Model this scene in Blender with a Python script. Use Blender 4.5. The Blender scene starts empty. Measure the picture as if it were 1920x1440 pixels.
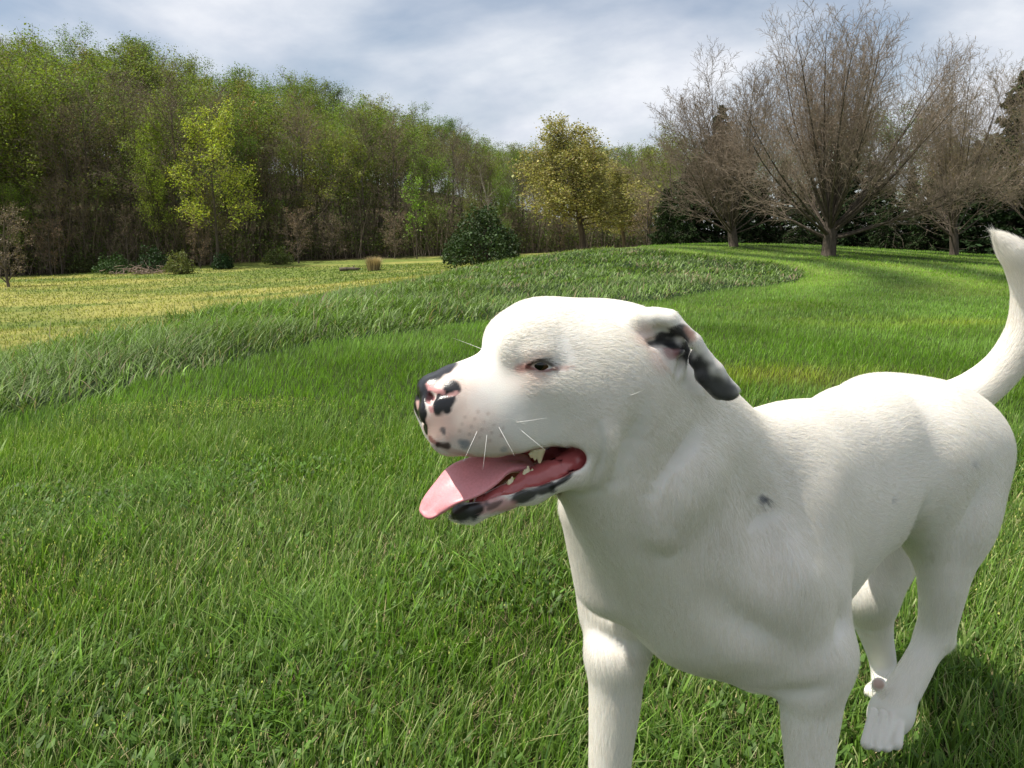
import bpy, math, random
import numpy as np
from mathutils import Vector, Matrix, noise as mnoise

rad = math.radians
# ------------------------------------------------------------------ camera, world, sun, exposure
scene = bpy.context.scene
CAM_H = 0.85
HORIZON_ROW = 455.0
F_PX = 1610.0
PITCH = math.atan((720 - HORIZON_ROW) / F_PX)
cam_data = bpy.data.cameras.new("camera")
cam_data.sensor_width = 36.0
cam_data.lens = 36.0 * F_PX / 1920.0
cam_data.clip_start = 0.05
cam_data.clip_end = 4000.0
cam = bpy.data.objects.new("camera", cam_data)
cam.location = (0, 0, CAM_H)
cam.rotation_euler = (rad(90) - PITCH, 0, 0)
scene.collection.objects.link(cam)
scene.camera = cam

SUN_DIR = Vector((-0.56, -0.03, 1.0)).normalized()      # towards the sun
SUN_EL = math.asin(SUN_DIR.z)
SUN_AZ = math.atan2(SUN_DIR.x, SUN_DIR.y)               # clockwise from +Y
sun_data = bpy.data.lights.new("sun", 'SUN')
sun_data.energy = 5.0
sun_data.angle = rad(0.55)
sun_data.color = (1.0, 0.945, 0.86)
sun = bpy.data.objects.new("sun", sun_data)
sun.rotation_euler = SUN_DIR.to_track_quat('Z', 'Y').to_euler()
sun.location = (0, 0, 60)
scene.collection.objects.link(sun)

world = bpy.data.worlds.new("World")
scene.world = world
world.use_nodes = True
wn, wl = world.node_tree.nodes, world.node_tree.links
wn.clear()
w_out = wn.new("ShaderNodeOutputWorld")
w_bg = wn.new("ShaderNodeBackground")
w_sky = wn.new("ShaderNodeTexSky")
w_sky.sky_type = 'NISHITA'
w_sky.sun_disc = False
w_sky.sun_elevation = SUN_EL
w_sky.sun_rotation = SUN_AZ
w_sky.air_density = 1.0
w_sky.dust_density = 1.2
w_bg.inputs[1].default_value = 0.086
# thin spring cloud: noise over the direction flattened onto a high layer
w_geo = wn.new("ShaderNodeTexCoord")
w_sep = wn.new("ShaderNodeSeparateXYZ")
wl.new(w_geo.outputs['Generated'], w_sep.inputs[0])
w_add = wn.new("ShaderNodeMath"); w_add.operation = 'ADD'; w_add.inputs[1].default_value = 0.42
wl.new(w_sep.outputs[2], w_add.inputs[0])
w_dx = wn.new("ShaderNodeMath"); w_dx.operation = 'DIVIDE'
w_dy = wn.new("ShaderNodeMath"); w_dy.operation = 'DIVIDE'
wl.new(w_sep.outputs[0], w_dx.inputs[0]); wl.new(w_add.outputs[0], w_dx.inputs[1])
wl.new(w_sep.outputs[1], w_dy.inputs[0]); wl.new(w_add.outputs[0], w_dy.inputs[1])
w_cmb = wn.new("ShaderNodeCombineXYZ")
wl.new(w_dx.outputs[0], w_cmb.inputs[0]); wl.new(w_dy.outputs[0], w_cmb.inputs[1])
w_map = wn.new("ShaderNodeMapping")
w_map.inputs['Rotation'].default_value = (0, 0, rad(25))
w_map.inputs['Location'].default_value = (1.3, 0.4, 0)
w_map.inputs['Scale'].default_value = (1.7, 1.8, 1)
wl.new(w_cmb.outputs[0], w_map.inputs[0])
w_noise = wn.new("ShaderNodeTexNoise")
w_noise.inputs['Scale'].default_value = 0.85
w_noise.inputs['Detail'].default_value = 9
w_noise.inputs['Roughness'].default_value = 0.5
w_noise.inputs['Distortion'].default_value = 0.35
wl.new(w_map.outputs[0], w_noise.inputs[0])
w_ramp = wn.new("ShaderNodeValToRGB")
w_ramp.color_ramp.elements[0].position = 0.40
w_ramp.color_ramp.elements[0].color = (0.22, 0.22, 0.22, 1)
w_ramp.color_ramp.elements[1].position = 0.58
w_ramp.color_ramp.elements[1].color = (1, 1, 1, 1)
wl.new(w_noise.outputs[0], w_ramp.inputs[0])
w_n2 = wn.new("ShaderNodeTexNoise")
w_n2.inputs['Scale'].default_value = 2.6
w_n2.inputs['Detail'].default_value = 8
w_n2.inputs['Roughness'].default_value = 0.6
wl.new(w_map.outputs[0], w_n2.inputs[0])
w_r2 = wn.new("ShaderNodeValToRGB")            # tone of the cloud itself
w_r2.color_ramp.elements[0].position = 0.30
w_r2.color_ramp.elements[0].color = (6.7, 7.1, 8.0, 1)
w_r2.color_ramp.elements[1].position = 0.68
w_r2.color_ramp.elements[1].color = (9.0, 9.2, 9.6, 1)
wl.new(w_n2.outputs[0], w_r2.inputs[0])
w_mix = wn.new("ShaderNodeMixRGB")
wl.new(w_ramp.outputs[0], w_mix.inputs[0])
wl.new(w_sky.outputs[0], w_mix.inputs[1])
wl.new(w_r2.outputs[0], w_mix.inputs[2])
wl.new(w_mix.outputs[0], w_bg.inputs[0])
wl.new(w_bg.outputs[0], w_out.inputs[0])

scene.view_settings.view_transform = 'Standard'
scene.view_settings.look = 'None'
scene.view_settings.exposure = 0.33
scene.view_settings.gamma = 1.0
scene.cycles.max_bounces = 8
scene.cycles.diffuse_bounces = 3
scene.cycles.transparent_max_bounces = 4

# ------------------------------------------------------------------ helpers
COL = scene.collection
_ct, _st = math.cos(PITCH), math.sin(PITCH)

def ray(px, py):
    """direction (with unit forward in the lens axis) through a place in the 1920x1440 photograph"""
    u, w = (px - 960) / F_PX, (py - 720) / F_PX
    return np.array([u, _ct - w * _st, -_st - w * _ct])

def at(px, py, Y):
    d = ray(px, py)
    return np.array([0, 0, CAM_H]) + d * (Y / d[1])

def row_of(x, y, z):
    f = y * _ct - (z - CAM_H) * _st
    up = y * _st + (z - CAM_H) * _ct
    return 960 + F_PX * x / f, 720 - F_PX * up / f

def tag(o, label=None, cat=None, group=None, kind=None):
    if label: o['label'] = label
    if cat: o['category'] = cat
    if group: o['group'] = group
    if kind: o['kind'] = kind
    return o

def empty(name, loc, rz=0.0):
    o = bpy.data.objects.new(name, None)
    o.empty_display_size = 0.2
    o.location = loc
    o.rotation_euler = (0, 0, rz)
    COL.objects.link(o)
    return o

def link_mesh(name, me, mat, parent=None):
    o = bpy.data.objects.new(name, me)
    if mat is not None and not me.materials: me.materials.append(mat)
    COL.objects.link(o)
    if parent is not None: o.parent = parent
    return o

def mesh_np(name, V, faces, smooth=False):
    """faces: list of int arrays, each (n, k) for polygons with k corners"""
    me = bpy.data.meshes.new(name)
    V = np.asarray(V, dtype=np.float32)
    me.vertices.add(len(V))
    me.vertices.foreach_set("co", V.ravel())
    faces = [np.asarray(f, dtype=np.int32) for f in faces if len(f)]
    loops = np.concatenate([f.ravel() for f in faces])
    sizes = np.concatenate([np.full(len(f), f.shape[1], dtype=np.int32) for f in faces])
    starts = np.concatenate([[0], np.cumsum(sizes)[:-1]]).astype(np.int32)
    me.loops.add(len(loops))
    me.loops.foreach_set("vertex_index", loops)
    me.polygons.add(len(sizes))
    me.polygons.foreach_set("loop_start", starts)
    me.update(calc_edges=True)
    if smooth:
        me.polygons.foreach_set("use_smooth", np.ones(len(sizes), dtype=bool))
    return me

def set_attr(me, name, data, typ='FLOAT_COLOR'):
    a = me.attributes.new(name, typ, 'POINT')
    d = np.asarray(data, dtype=np.float32)
    if typ == 'FLOAT_COLOR':
        if d.shape[1] == 3:
            d = np.concatenate([d, np.ones((len(d), 1), np.float32)], 1)
        a.data.foreach_set("color", d.ravel())
    elif typ == 'FLOAT':
        a.data.foreach_set("value", d.ravel())
    return a

def new_mat(name):
    m = bpy.data.materials.new(name)
    m.use_nodes = True
    return m, m.node_tree.nodes, m.node_tree.links, m.node_tree.nodes["Principled BSDF"]

def smoothstep(a, b, x):
    t = np.clip((x - a) / (b - a), 0, 1)
    return t * t * (3 - 2 * t)

def vnoise(P, scale, seed=0):
    """smooth value noise on the points P (n, 2 or 3), about -1..1, numpy only"""
    P = np.asarray(P, dtype=np.float64) * scale
    if P.shape[1] == 2: P = np.concatenate([P, np.zeros((len(P), 1))], 1)
    i = np.floor(P).astype(np.int64); f = P - i
    f = f * f * (3 - 2 * f)
    out = np.zeros(len(P))
    for dx in (0, 1):
        for dy in (0, 1):
            for dz in (0, 1):
                h = (i[:, 0] + dx) * 374761393 + (i[:, 1] + dy) * 668265263 + (i[:, 2] + dz) * 2147483647 + seed * 974711
                h = (h ^ (h >> 13)) * 1274126177
                h = (h ^ (h >> 16)) & 0xffff
                w = (f[:, 0] if dx else 1 - f[:, 0]) * (f[:, 1] if dy else 1 - f[:, 1]) * (f[:, 2] if dz else 1 - f[:, 2])
                out += w * (h / 32767.5 - 1)
    return out
# ------------------------------------------------------------------ the dog: one surface grown from smooth-blended volumes
def unit(v):
    v = np.asarray(v, float); return v / np.linalg.norm(v)

class Field:
    def __init__(self): self.prims = []
    def add(self, kind, k, op, flow, c, R, **kw):
        self.prims.append(dict(kind=kind, k=k, op=op, flow=flow, c=np.asarray(c, float), R=R, **kw))
    def ell(self, c, r, axes=None, k=0.02, op='+', flow=None):
        A = np.eye(3) if axes is None else np.asarray(axes, float)
        self.add('ell', k, op, flow, c, max(r), A=A, r=np.asarray(r, float))
    def cone(self, a, ra, b, rb, k=0.02, op='+', flow=None):
        a, b = np.asarray(a, float), np.asarray(b, float)
        if flow is None: flow = unit(b - a)
        self.add('cone', k, op, flow, (a + b) / 2, np.linalg.norm(b - a) / 2 + max(ra, rb), a=a, b=b, ra=ra, rb=rb)
    def chain(self, pts, k=0.015, op='+', flow=None, sub=4):
        P = np.array([p for p, r in pts], float); R = np.array([r for p, r in pts], float)
        n = len(P)
        if n > 2 and sub > 1:      # Catmull-Rom through the joints: no bulge where the pieces meet
            Q, S = [], []
            for i in range(n - 1):
                p0, p1, p2, p3 = P[max(i - 1, 0)], P[i], P[i + 1], P[min(i + 2, n - 1)]
                r0, r1, r2, r3 = R[max(i - 1, 0)], R[i], R[i + 1], R[min(i + 2, n - 1)]
                for t in np.arange(sub) / sub:
                    f = lambda a, b, c, d: .5 * (2 * b + (c - a) * t + (2 * a - 5 * b + 4 * c - d) * t * t + (3 * b - a - 3 * c + d) * t ** 3)
                    Q.append(f(p0, p1, p2, p3)); S.append(f(r0, r1, r2, r3))
            P = np.array(Q + [P[-1]]); R = np.array(S + [R[-1]])
        c = (P.min(0) + P.max(0)) / 2
        if flow is None: flow = unit(P[-1] - P[0])
        self.add('poly', k, op, flow, c, (np.linalg.norm(P - c, axis=1) + R).max(), P=P, Rr=R, segflow=P[1:] - P[:-1])
    def tri(self, a, b, c, r, k=0.006, op='+', flow=None):
        a, b, c = (np.asarray(q, float) for q in (a, b, c))
        m = (a + b + c) / 3
        self.add('tri', k, op, flow, m, max(np.linalg.norm(q - m) for q in (a, b, c)) + r, t=(a, b, c), r=r)
    @staticmethod
    def dist(p, P):
        if p['kind'] == 'ell':
            q = (P - p['c']) @ p['A'].T
            r = p['r']
            k0 = np.sqrt(((q / r) ** 2).sum(-1)); k1 = np.sqrt(((q / (r * r)) ** 2).sum(-1)) + 1e-9
            return k0 * (k0 - 1) / k1
        if p['kind'] == 'cone':
            ba = p['b'] - p['a']; pa = P - p['a']
            h = np.clip((pa @ ba) / (ba @ ba), 0, 1)
            return np.sqrt(((pa - h[..., None] * ba) ** 2).sum(-1)) - (p['ra'] + (p['rb'] - p['ra']) * h)
        if p['kind'] == 'poly':
            best = None
            for a, b, ra, rb in zip(p['P'][:-1], p['P'][1:], p['Rr'][:-1], p['Rr'][1:]):
                ba = b - a; pa = P - a
                h = np.clip((pa @ ba) / (ba @ ba + 1e-12), 0, 1)
                d = np.sqrt(((pa - h[..., None] * ba) ** 2).sum(-1)) - (ra + (rb - ra) * h)
                best = d if best is None else np.minimum(best, d)
            return best
        a, b, c = p['t']
        n = np.cross(b - a, c - a); n /= np.linalg.norm(n)
        def seg(u, v):
            d = v - u; w = P - u
            h = np.clip((w @ d) / (d @ d), 0, 1)
            return ((w - h[..., None] * d) ** 2).sum(-1)
        e = np.minimum(np.minimum(seg(a, b), seg(b, c)), seg(c, a))
        ins = (((P - a) @ np.cross(n, b - a)) > 0) & (((P - b) @ np.cross(n, c - b)) > 0) & (((P - c) @ np.cross(n, a - c)) > 0)
        pl = ((P - a) @ n) ** 2
        return np.sqrt(np.where(ins, pl, e)) - p['r']
    @staticmethod
    def blend(D, d, k, op):
        if op == '+':
            if k <= 0: return np.minimum(D, d)
            h = np.clip(0.5 + 0.5 * (D - d) / k, 0, 1)
            return D + (d - D) * h - k * h * (1 - h)
        d = -d
        h = np.clip(0.5 - 0.5 * (D - d) / k, 0, 1)
        return D + (d - D) * h + k * h * (1 - h)
    def eval_at(self, P):
        D = np.full(len(P), 1.0)
        for p in self.prims: D = self.blend(D, self.dist(p, P), p['k'], p['op'])
        return D
    def polygonize(self, ax, ay, az):
        """surface nets on a rectilinear grid, evaluated only in blocks the surface may cross"""
        B = 8
        ax, ay, az = (np.append(a, a[-1] + (a[-1] - a[-2]) * np.arange(1, 1 + (-len(a)) % B)) for a in (ax, ay, az))
        nx, ny, nz = len(ax) // B, len(ay) // B, len(az) // B
        lo = [a.reshape(-1, B)[:, 0] for a in (ax, ay, az)]; hi = [a.reshape(-1, B)[:, -1] for a in (ax, ay, az)]
        mid = [(l + h) / 2 for l, h in zip(lo, hi)]; half = [(h - l) / 2 for l, h in zip(lo, hi)]
        C = np.stack(np.meshgrid(*mid, indexing='ij'), -1).reshape(-1, 3)
        H = np.linalg.norm(np.stack(np.meshgrid(*half, indexing='ij'), -1).reshape(-1, 3), axis=1)
        D = self.eval_at(C)
        near = np.abs(D) < H * 1.8 + 0.022
        ids = np.nonzero(near)[0]
        bc, bh = C[ids], H[ids]
        bi = np.stack(np.unravel_index(ids, (nx, ny, nz)), 1)
        r = np.arange(B)
        gx = ax[(bi[:, 0:1] * B + r)]; gy = ay[(bi[:, 1:2] * B + r)]; gz = az[(bi[:, 2:3] * B + r)]
        n = len(ids)
        P = np.empty((n, B, B, B, 3), np.float32)
        P[..., 0] = gx[:, :, None, None]; P[..., 1] = gy[:, None, :, None]; P[..., 2] = gz[:, None, None, :]
        P = P.reshape(n, B ** 3, 3)
        V = np.full((n, B ** 3), 1.0, np.float32)
        for p in self.prims:
            s = np.nonzero(np.linalg.norm(bc - p['c'], axis=1) - p['R'] < bh + p['k'] + 0.035)[0]
            if len(s): V[s] = self.blend(V[s], self.dist(p, P[s]).astype(np.float32), p['k'], p['op'])
        G = np.repeat(np.repeat(np.repeat(np.where(D > 0, 1, -1).astype(np.float32).reshape(nx, ny, nz), B, 0), B, 1), B, 2)
        G6 = G.reshape(nx, B, ny, B, nz, B)
        G6[bi[:, 0], :, bi[:, 1], :, bi[:, 2], :] = V.reshape(n, B, B, B)
        G = G6.reshape(nx * B, ny * B, nz * B)
        S = G < 0
        cnt = np.zeros(tuple(s - 1 for s in S.shape), np.int8)
        for i in (0, 1):
            for j in (0, 1):
                for k in (0, 1): cnt += S[i:S.shape[0] - 1 + i, j:S.shape[1] - 1 + j, k:S.shape[2] - 1 + k]
        act = np.nonzero((cnt > 0) & (cnt < 8)); del cnt
        I, J, K = act
        idx = np.full(tuple(s - 1 for s in S.shape), -1, np.int32)
        idx[act] = np.arange(len(I))
        acc = np.zeros((len(I), 3)); num = np.zeros(len(I))
        cor = [(a, b, c) for a in (0, 1) for b in (0, 1) for c in (0, 1)]
        for a in cor:
            for b in cor:
                if a < b and sum(abs(x - y) for x, y in zip(a, b)) == 1:
                    va, vb = G[I + a[0], J + a[1], K + a[2]], G[I + b[0], J + b[1], K + b[2]]
                    m = (va < 0) != (vb < 0)
                    t = np.clip(va[m] / (va[m] - vb[m]), 0, 1)
                    pa = np.stack([ax[I[m] + a[0]], ay[J[m] + a[1]], az[K[m] + a[2]]], 1)
                    pb = np.stack([ax[I[m] + b[0]], ay[J[m] + b[1]], az[K[m] + b[2]]], 1)
                    acc[m] += pa + (pb - pa) * t[:, None]; num[m] += 1
        verts = acc / num[:, None]
        quads = []
        for axis in range(3):
            sl0 = [slice(None)] * 3; sl1 = [slice(None)] * 3
            sl0[axis] = slice(0, -1); sl1[axis] = slice(1, None)
            e = S[tuple(sl0)] != S[tuple(sl1)]
            o = [a for a in range(3) if a != axis]
            Q = np.stack(np.nonzero(e), 1)
            Q = Q[(Q[:, o[0]] > 0) & (Q[:, o[1]] > 0) & (Q[:, o[0]] < S.shape[o[0]] - 1) & (Q[:, o[1]] < S.shape[o[1]] - 1)]
            def cell(d0, d1):
                q = Q.copy(); q[:, o[0]] -= d0; q[:, o[1]] -= d1
                return idx[q[:, 0], q[:, 1], q[:, 2]]
            f = np.stack([cell(1, 1), cell(0, 1), cell(0, 0), cell(1, 0)], 1)
            ins = S[Q[:, 0], Q[:, 1], Q[:, 2]]
            if axis == 1: ins = ~ins
            f[~ins] = f[~ins][:, ::-1]
            quads.append(f)
        F = np.concatenate(quads)
        return verts, F[(F >= 0).all(1)]

# frames: HF forward along the muzzle, HL to the dog's left (towards the camera), body the same
H_YAW = rad(14)
HF = np.array([-math.cos(H_YAW), -math.sin(H_YAW), 0.0])
HL = np.array([math.sin(H_YAW), -math.cos(H_YAW), 0.0])
HZ = np.array([0, 0, 1.0])
H_O = at(1080, 700, 0.90)
HAX = np.stack([HF, HL, HZ])
def hp(px, py, l=0.0, side=1):
    """point of the head seen at that place of the photograph, l metres to the dog's left of its mid-plane"""
    o = H_O + HL * l
    d = ray(px, py); c0 = np.array([0, 0, CAM_H])
    t = ((o - c0) @ HL) / (d @ HL)
    p = c0 + d * t
    return p if side > 0 else p - 2 * l * HL
B_YAW = rad(44)
BF = np.array([-math.cos(B_YAW), -math.sin(B_YAW), 0.0])
BL = np.array([math.sin(B_YAW), -math.cos(B_YAW), 0.0])
B_O = np.array([0.315, 1.075, 0.0])
BAX = np.stack([BF, BL, HZ])
def bp(f, l, z): return B_O + BF * f + BL * l + HZ * z
def tilt(ax, deg):
    """rotate a frame about its left axis; positive lifts the forward axis"""
    c, s = math.cos(rad(deg)), math.sin(rad(deg))
    f = ax[0] * c + ax[2] * s; z = -ax[0] * s + ax[2] * c
    return np.stack([f, ax[1], z])

def dog_field():
    D = Field()
    fb = -BF; fd = np.array([0, 0, -1.0])
    # trunk
    D.ell(bp(-0.075, 0, .470), (.19, .112, .156), tilt(BAX, -9), k=.03, flow=unit(fb + .35 * fd))
    D.ell(bp(-.29, 0, .487), (.22, .105, .120), tilt(BAX, -8), k=.05, flow=unit(fb + .3 * fd))
    D.cone(bp(.0, 0, .575), .058, bp(-.30, 0, .555), .07, k=.04)
    D.cone(bp(-.28, 0, .565), .06, bp(-.46, 0, .567), .065, k=.05)
    D.ell(bp(.055, 0, .44), (.11, .115, .13), BAX, k=.05, flow=unit(BF * .2 + fd))
    for s in (1, -1):
        D.ell(bp(.005, .060 * s, .475), (.080, .050, .135), tilt(BAX, 18), k=.04, flow=unit(fb * .6 + fd))
        D.ell(bp(.045, .072 * s, .405), (.06, .045, .08), tilt(BAX, -25), k=.035, flow=unit(fb * .5 + fd))
        D.ell(bp(-.465, .06 * s, .50), (.12, .085, .125), BAX, k=.05, flow=unit(fb + .8 * fd))
    D.cone(at(1108, 1015, 1.12), .030, at(1140, 1140, 1.12), .042, k=.025, flow=unit(fb * .3 + fd))
    D.cone(at(1105, 950, 1.0), .036, at(1150, 1080, 1.02), .05, k=.03, flow=fd)
    D.cone(at(1420, 1250, .985), .028, at(1500, 1262, .98), .034, k=.03, flow=unit(BL + fd))
    D.cone(at(1460, 1090, 1.04), .038, at(1500, 1190, 1.01), .034, k=.03, flow=unit(fb * .3 + fd))
    D.ell(bp(.02, .035, .60), (.07, .03, .035), BAX, k=.03, flow=fb)
    D.ell(bp(.03, .070, .375), (.045, .03, .06), BAX, k=.03, flow=unit(fb * .5 + fd))
    # near foreleg (dog's left)
    e = at(1528, 1225, .985)
    D.cone(bp(.025, .078, .43), .048, e, .043, k=.04, flow=unit(fb * .3 + fd))
    D.chain([(e, .045), (at(1520, 1330, .985), .037), (at(1517, 1440, .975), .0285), (at(1515, 1580, .975), .024), (at(1508, 1640, .975), .026)], k=.02)
    D.cone(at(1540, 1232, 1.01), .026, at(1566, 1242, 1.01), .019, k=.010)
    # far foreleg
    e2 = at(1156, 1225, 1.09)
    D.cone(bp(.05, -.105, .43), .055, e2, .040, k=.03, flow=unit(fb * .3 + fd))
    D.chain([(e2, .039), (at(1153, 1310, 1.09), .036), (at(1143, 1440, 1.085), .0285), (at(1140, 1560, 1.08), .024), (at(1136, 1610, 1.08), .026)], k=.02)
    def paw(p, fwd, sc=1.0):
        fwd = unit(fwd); side = unit(np.cross(HZ, fwd)); ax = np.stack([fwd, side, HZ])
        p = np.array([p[0], p[1], .028 * sc])
        D.ell(p, (.040 * sc, .032 * sc, .024 * sc), ax, k=.02, flow=fwd)
        for q in (-1.5, -.5, .5, 1.5):
            t = p + side * q * .0155 * sc + fwd * (.037 - .006 * abs(q)) * sc
            D.ell(t - HZ * .004, (.021 * sc, .0105 * sc, .016 * sc), ax, k=.005, flow=fwd)
    paw(at(1500, 1690, .965) , BF)
    paw(at(1128, 1660, 1.07), BF)
    # near hind leg
    D.cone(at(1780, 850, 1.40), .093, at(1772, 965, 1.345), .070, k=.05, flow=unit(fb * .3 + fd))
    D.chain([(at(1774, 965, 1.345), .064), (at(1768, 1090, 1.32), .039), (at(1755, 1185, 1.33), .0275)], k=.04)
    D.cone(at(1772, 1195, 1.345), .017, at(1776, 1205, 1.345), .015, k=.012)
    D.cone(at(1796, 1000, 1.38), .044, at(1774, 1135, 1.35), .018, k=.03)
    D.chain([(at(1752, 1190, 1.335), .026), (at(1712, 1262, 1.31), .026), (at(1676, 1325, 1.285), .028)], k=.02)
    D.ell(at(1668, 1342, 1.285), (.038, .034, .028), tilt(BAX, -35), k=.02, flow=unit(BF + fd))
    for q in range(4):
        a = at(1638 + q * 17, 1335 + q * 3, 1.252 + .004 * q); b = at(1626 + q * 18, 1396 + q * 1 - 5 * (q == 3) - 3 * (q == 0), 1.224)
        D.cone(a, .0075, b, .0100, k=.0020, flow=unit(b - a))
    D.ell(at(1648, 1283, 1.285), (.013, .009, .013), k=.006)
    # far hind leg
    D.cone(at(1655, 1010, 1.58), .082, at(1628, 1110, 1.52), .055, k=.04, flow=unit(fb * .3 + fd))
    D.chain([(at(1628, 1110, 1.52), .052), (at(1640, 1178, 1.53), .033), (at(1655, 1240, 1.54), .025), (at(1658, 1290, 1.53), .022), (at(1664, 1325, 1.53), .025)], k=.02)
    paw(at(1660, 1335, 1.50), BF, .9)
    # tail
    tp = [((1745, 770, 1.50), .043), ((1814, 742, 1.49), .038), ((1876, 694, 1.48), .033), ((1919, 628, 1.47), .031), ((1932, 560, 1.46), .030),
          ((1922, 506, 1.45), .029), ((1897, 470, 1.44), .023), ((1868, 440, 1.435), .009)]
    D.chain([(at(*p), r) for p, r in tp], k=.02)
    # neck
    D.cone(hp(1180, 700), .064, bp(.03, .01, .525), .088, k=.04, flow=unit(fb + .5 * fd))
    D.cone(hp(1135, 785), .066, bp(.07, 0, .44), .105, k=.05, flow=unit(fb * .3 + fd))
    D.cone(hp(1090, 850), .040, bp(.12, -.015, .42), .07, k=.05, flow=unit(fb * .2 + fd))
    # skull
    hb = -HF
    D.ell(hp(1094, 657), (.090, .064, .055), HAX, k=.03, flow=hb)
    D.ell(hp(1003, 633), (.040, .05, .036), HAX, k=.03, flow=hb)
    for s in (1, -1):
        D.ell(hp(1125, 745, .040, s), (.060, .034, .062), HAX, k=.03, flow=unit(hb + .3 * fd))
        D.ell(hp(985, 652, .034, s), (.027, .018, .024), HAX, k=.02, flow=unit(hb + .4 * HZ))
        D.ell(hp(1060, 720, .044, s), (.045, .020, .024), HAX, k=.02, flow=hb)
        D.ell(hp(913, 772, .020, s), (.0685, .022, .036), HAX, k=.022, flow=unit(hb + .3 * fd))
        D.ell(hp(900, 815, .026, s), (.050, .018, .024), tilt(HAX, -6), k=.014, flow=unit(hb + .6 * fd))
        D.ell(hp(985, 800, .036, s), (.055, .018, .032), tilt(HAX, 4), k=.02, flow=unit(hb + .2 * fd))
        D.cone(hp(1078, 884, .046, s), .015, hp(1000, 912, .036, s), .0145, k=.02)
        D.cone(hp(1000, 912, .036, s), .0145, hp(892, 953, .014, s), .013, k=.012)
    D.cone(hp(970, 725), .042, hp(862, 742), .031, k=.03, flow=hb)
    D.ell(hp(836, 795), (.021, .026, .026), HAX, k=.015, flow=unit(fd + .3 * hb))
    D.ell(hp(880, 955), (.020, .019, .012), tilt(HAX, -15), k=.01)
    # nose
    D.ell(hp(823, 724), (.0225, .0180, .0120), HAX, k=.006, flow=hb)
    for s in (1, -1):
        D.ell(hp(817, 736, .009, s), (.0165, .0125, .0165), HAX, k=.004, flow=hb)
        D.ell(hp(824, 760, .008, s), (.0150, .0110, .0130), HAX, k=.006, flow=hb)
        D.ell(hp(832, 758, .016, s), (.0140, .0080, .0100), HAX, k=.005, flow=hb)
    return D

def march(D, px, py, y0=.70, y1=1.8):
    """first point of the surface seen at that place of the photograph"""
    d = ray(px, py); c0 = np.array([0, 0, CAM_H])
    t = np.arange(y0, y1, .004); P = c0 + d * t[:, None]
    v = D.eval_at(P); i = np.nonzero(v < 0)[0]
    if not len(i): return None
    lo, hi = t[max(i[0] - 1, 0)], t[i[0]]
    t = np.linspace(lo, hi, 24); v = D.eval_at(c0 + d * t[:, None])
    j = np.nonzero(v < 0)[0]
    return c0 + d * t[j[0] if len(j) else -1]

def surf_normal(D, p):
    e = .003; g = []
    for a in range(3):
        q = np.array([p, p]); q[0, a] += e; q[1, a] -= e
        v = D.eval_at(q); g.append(v[0] - v[1])
    return unit(g)

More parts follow.
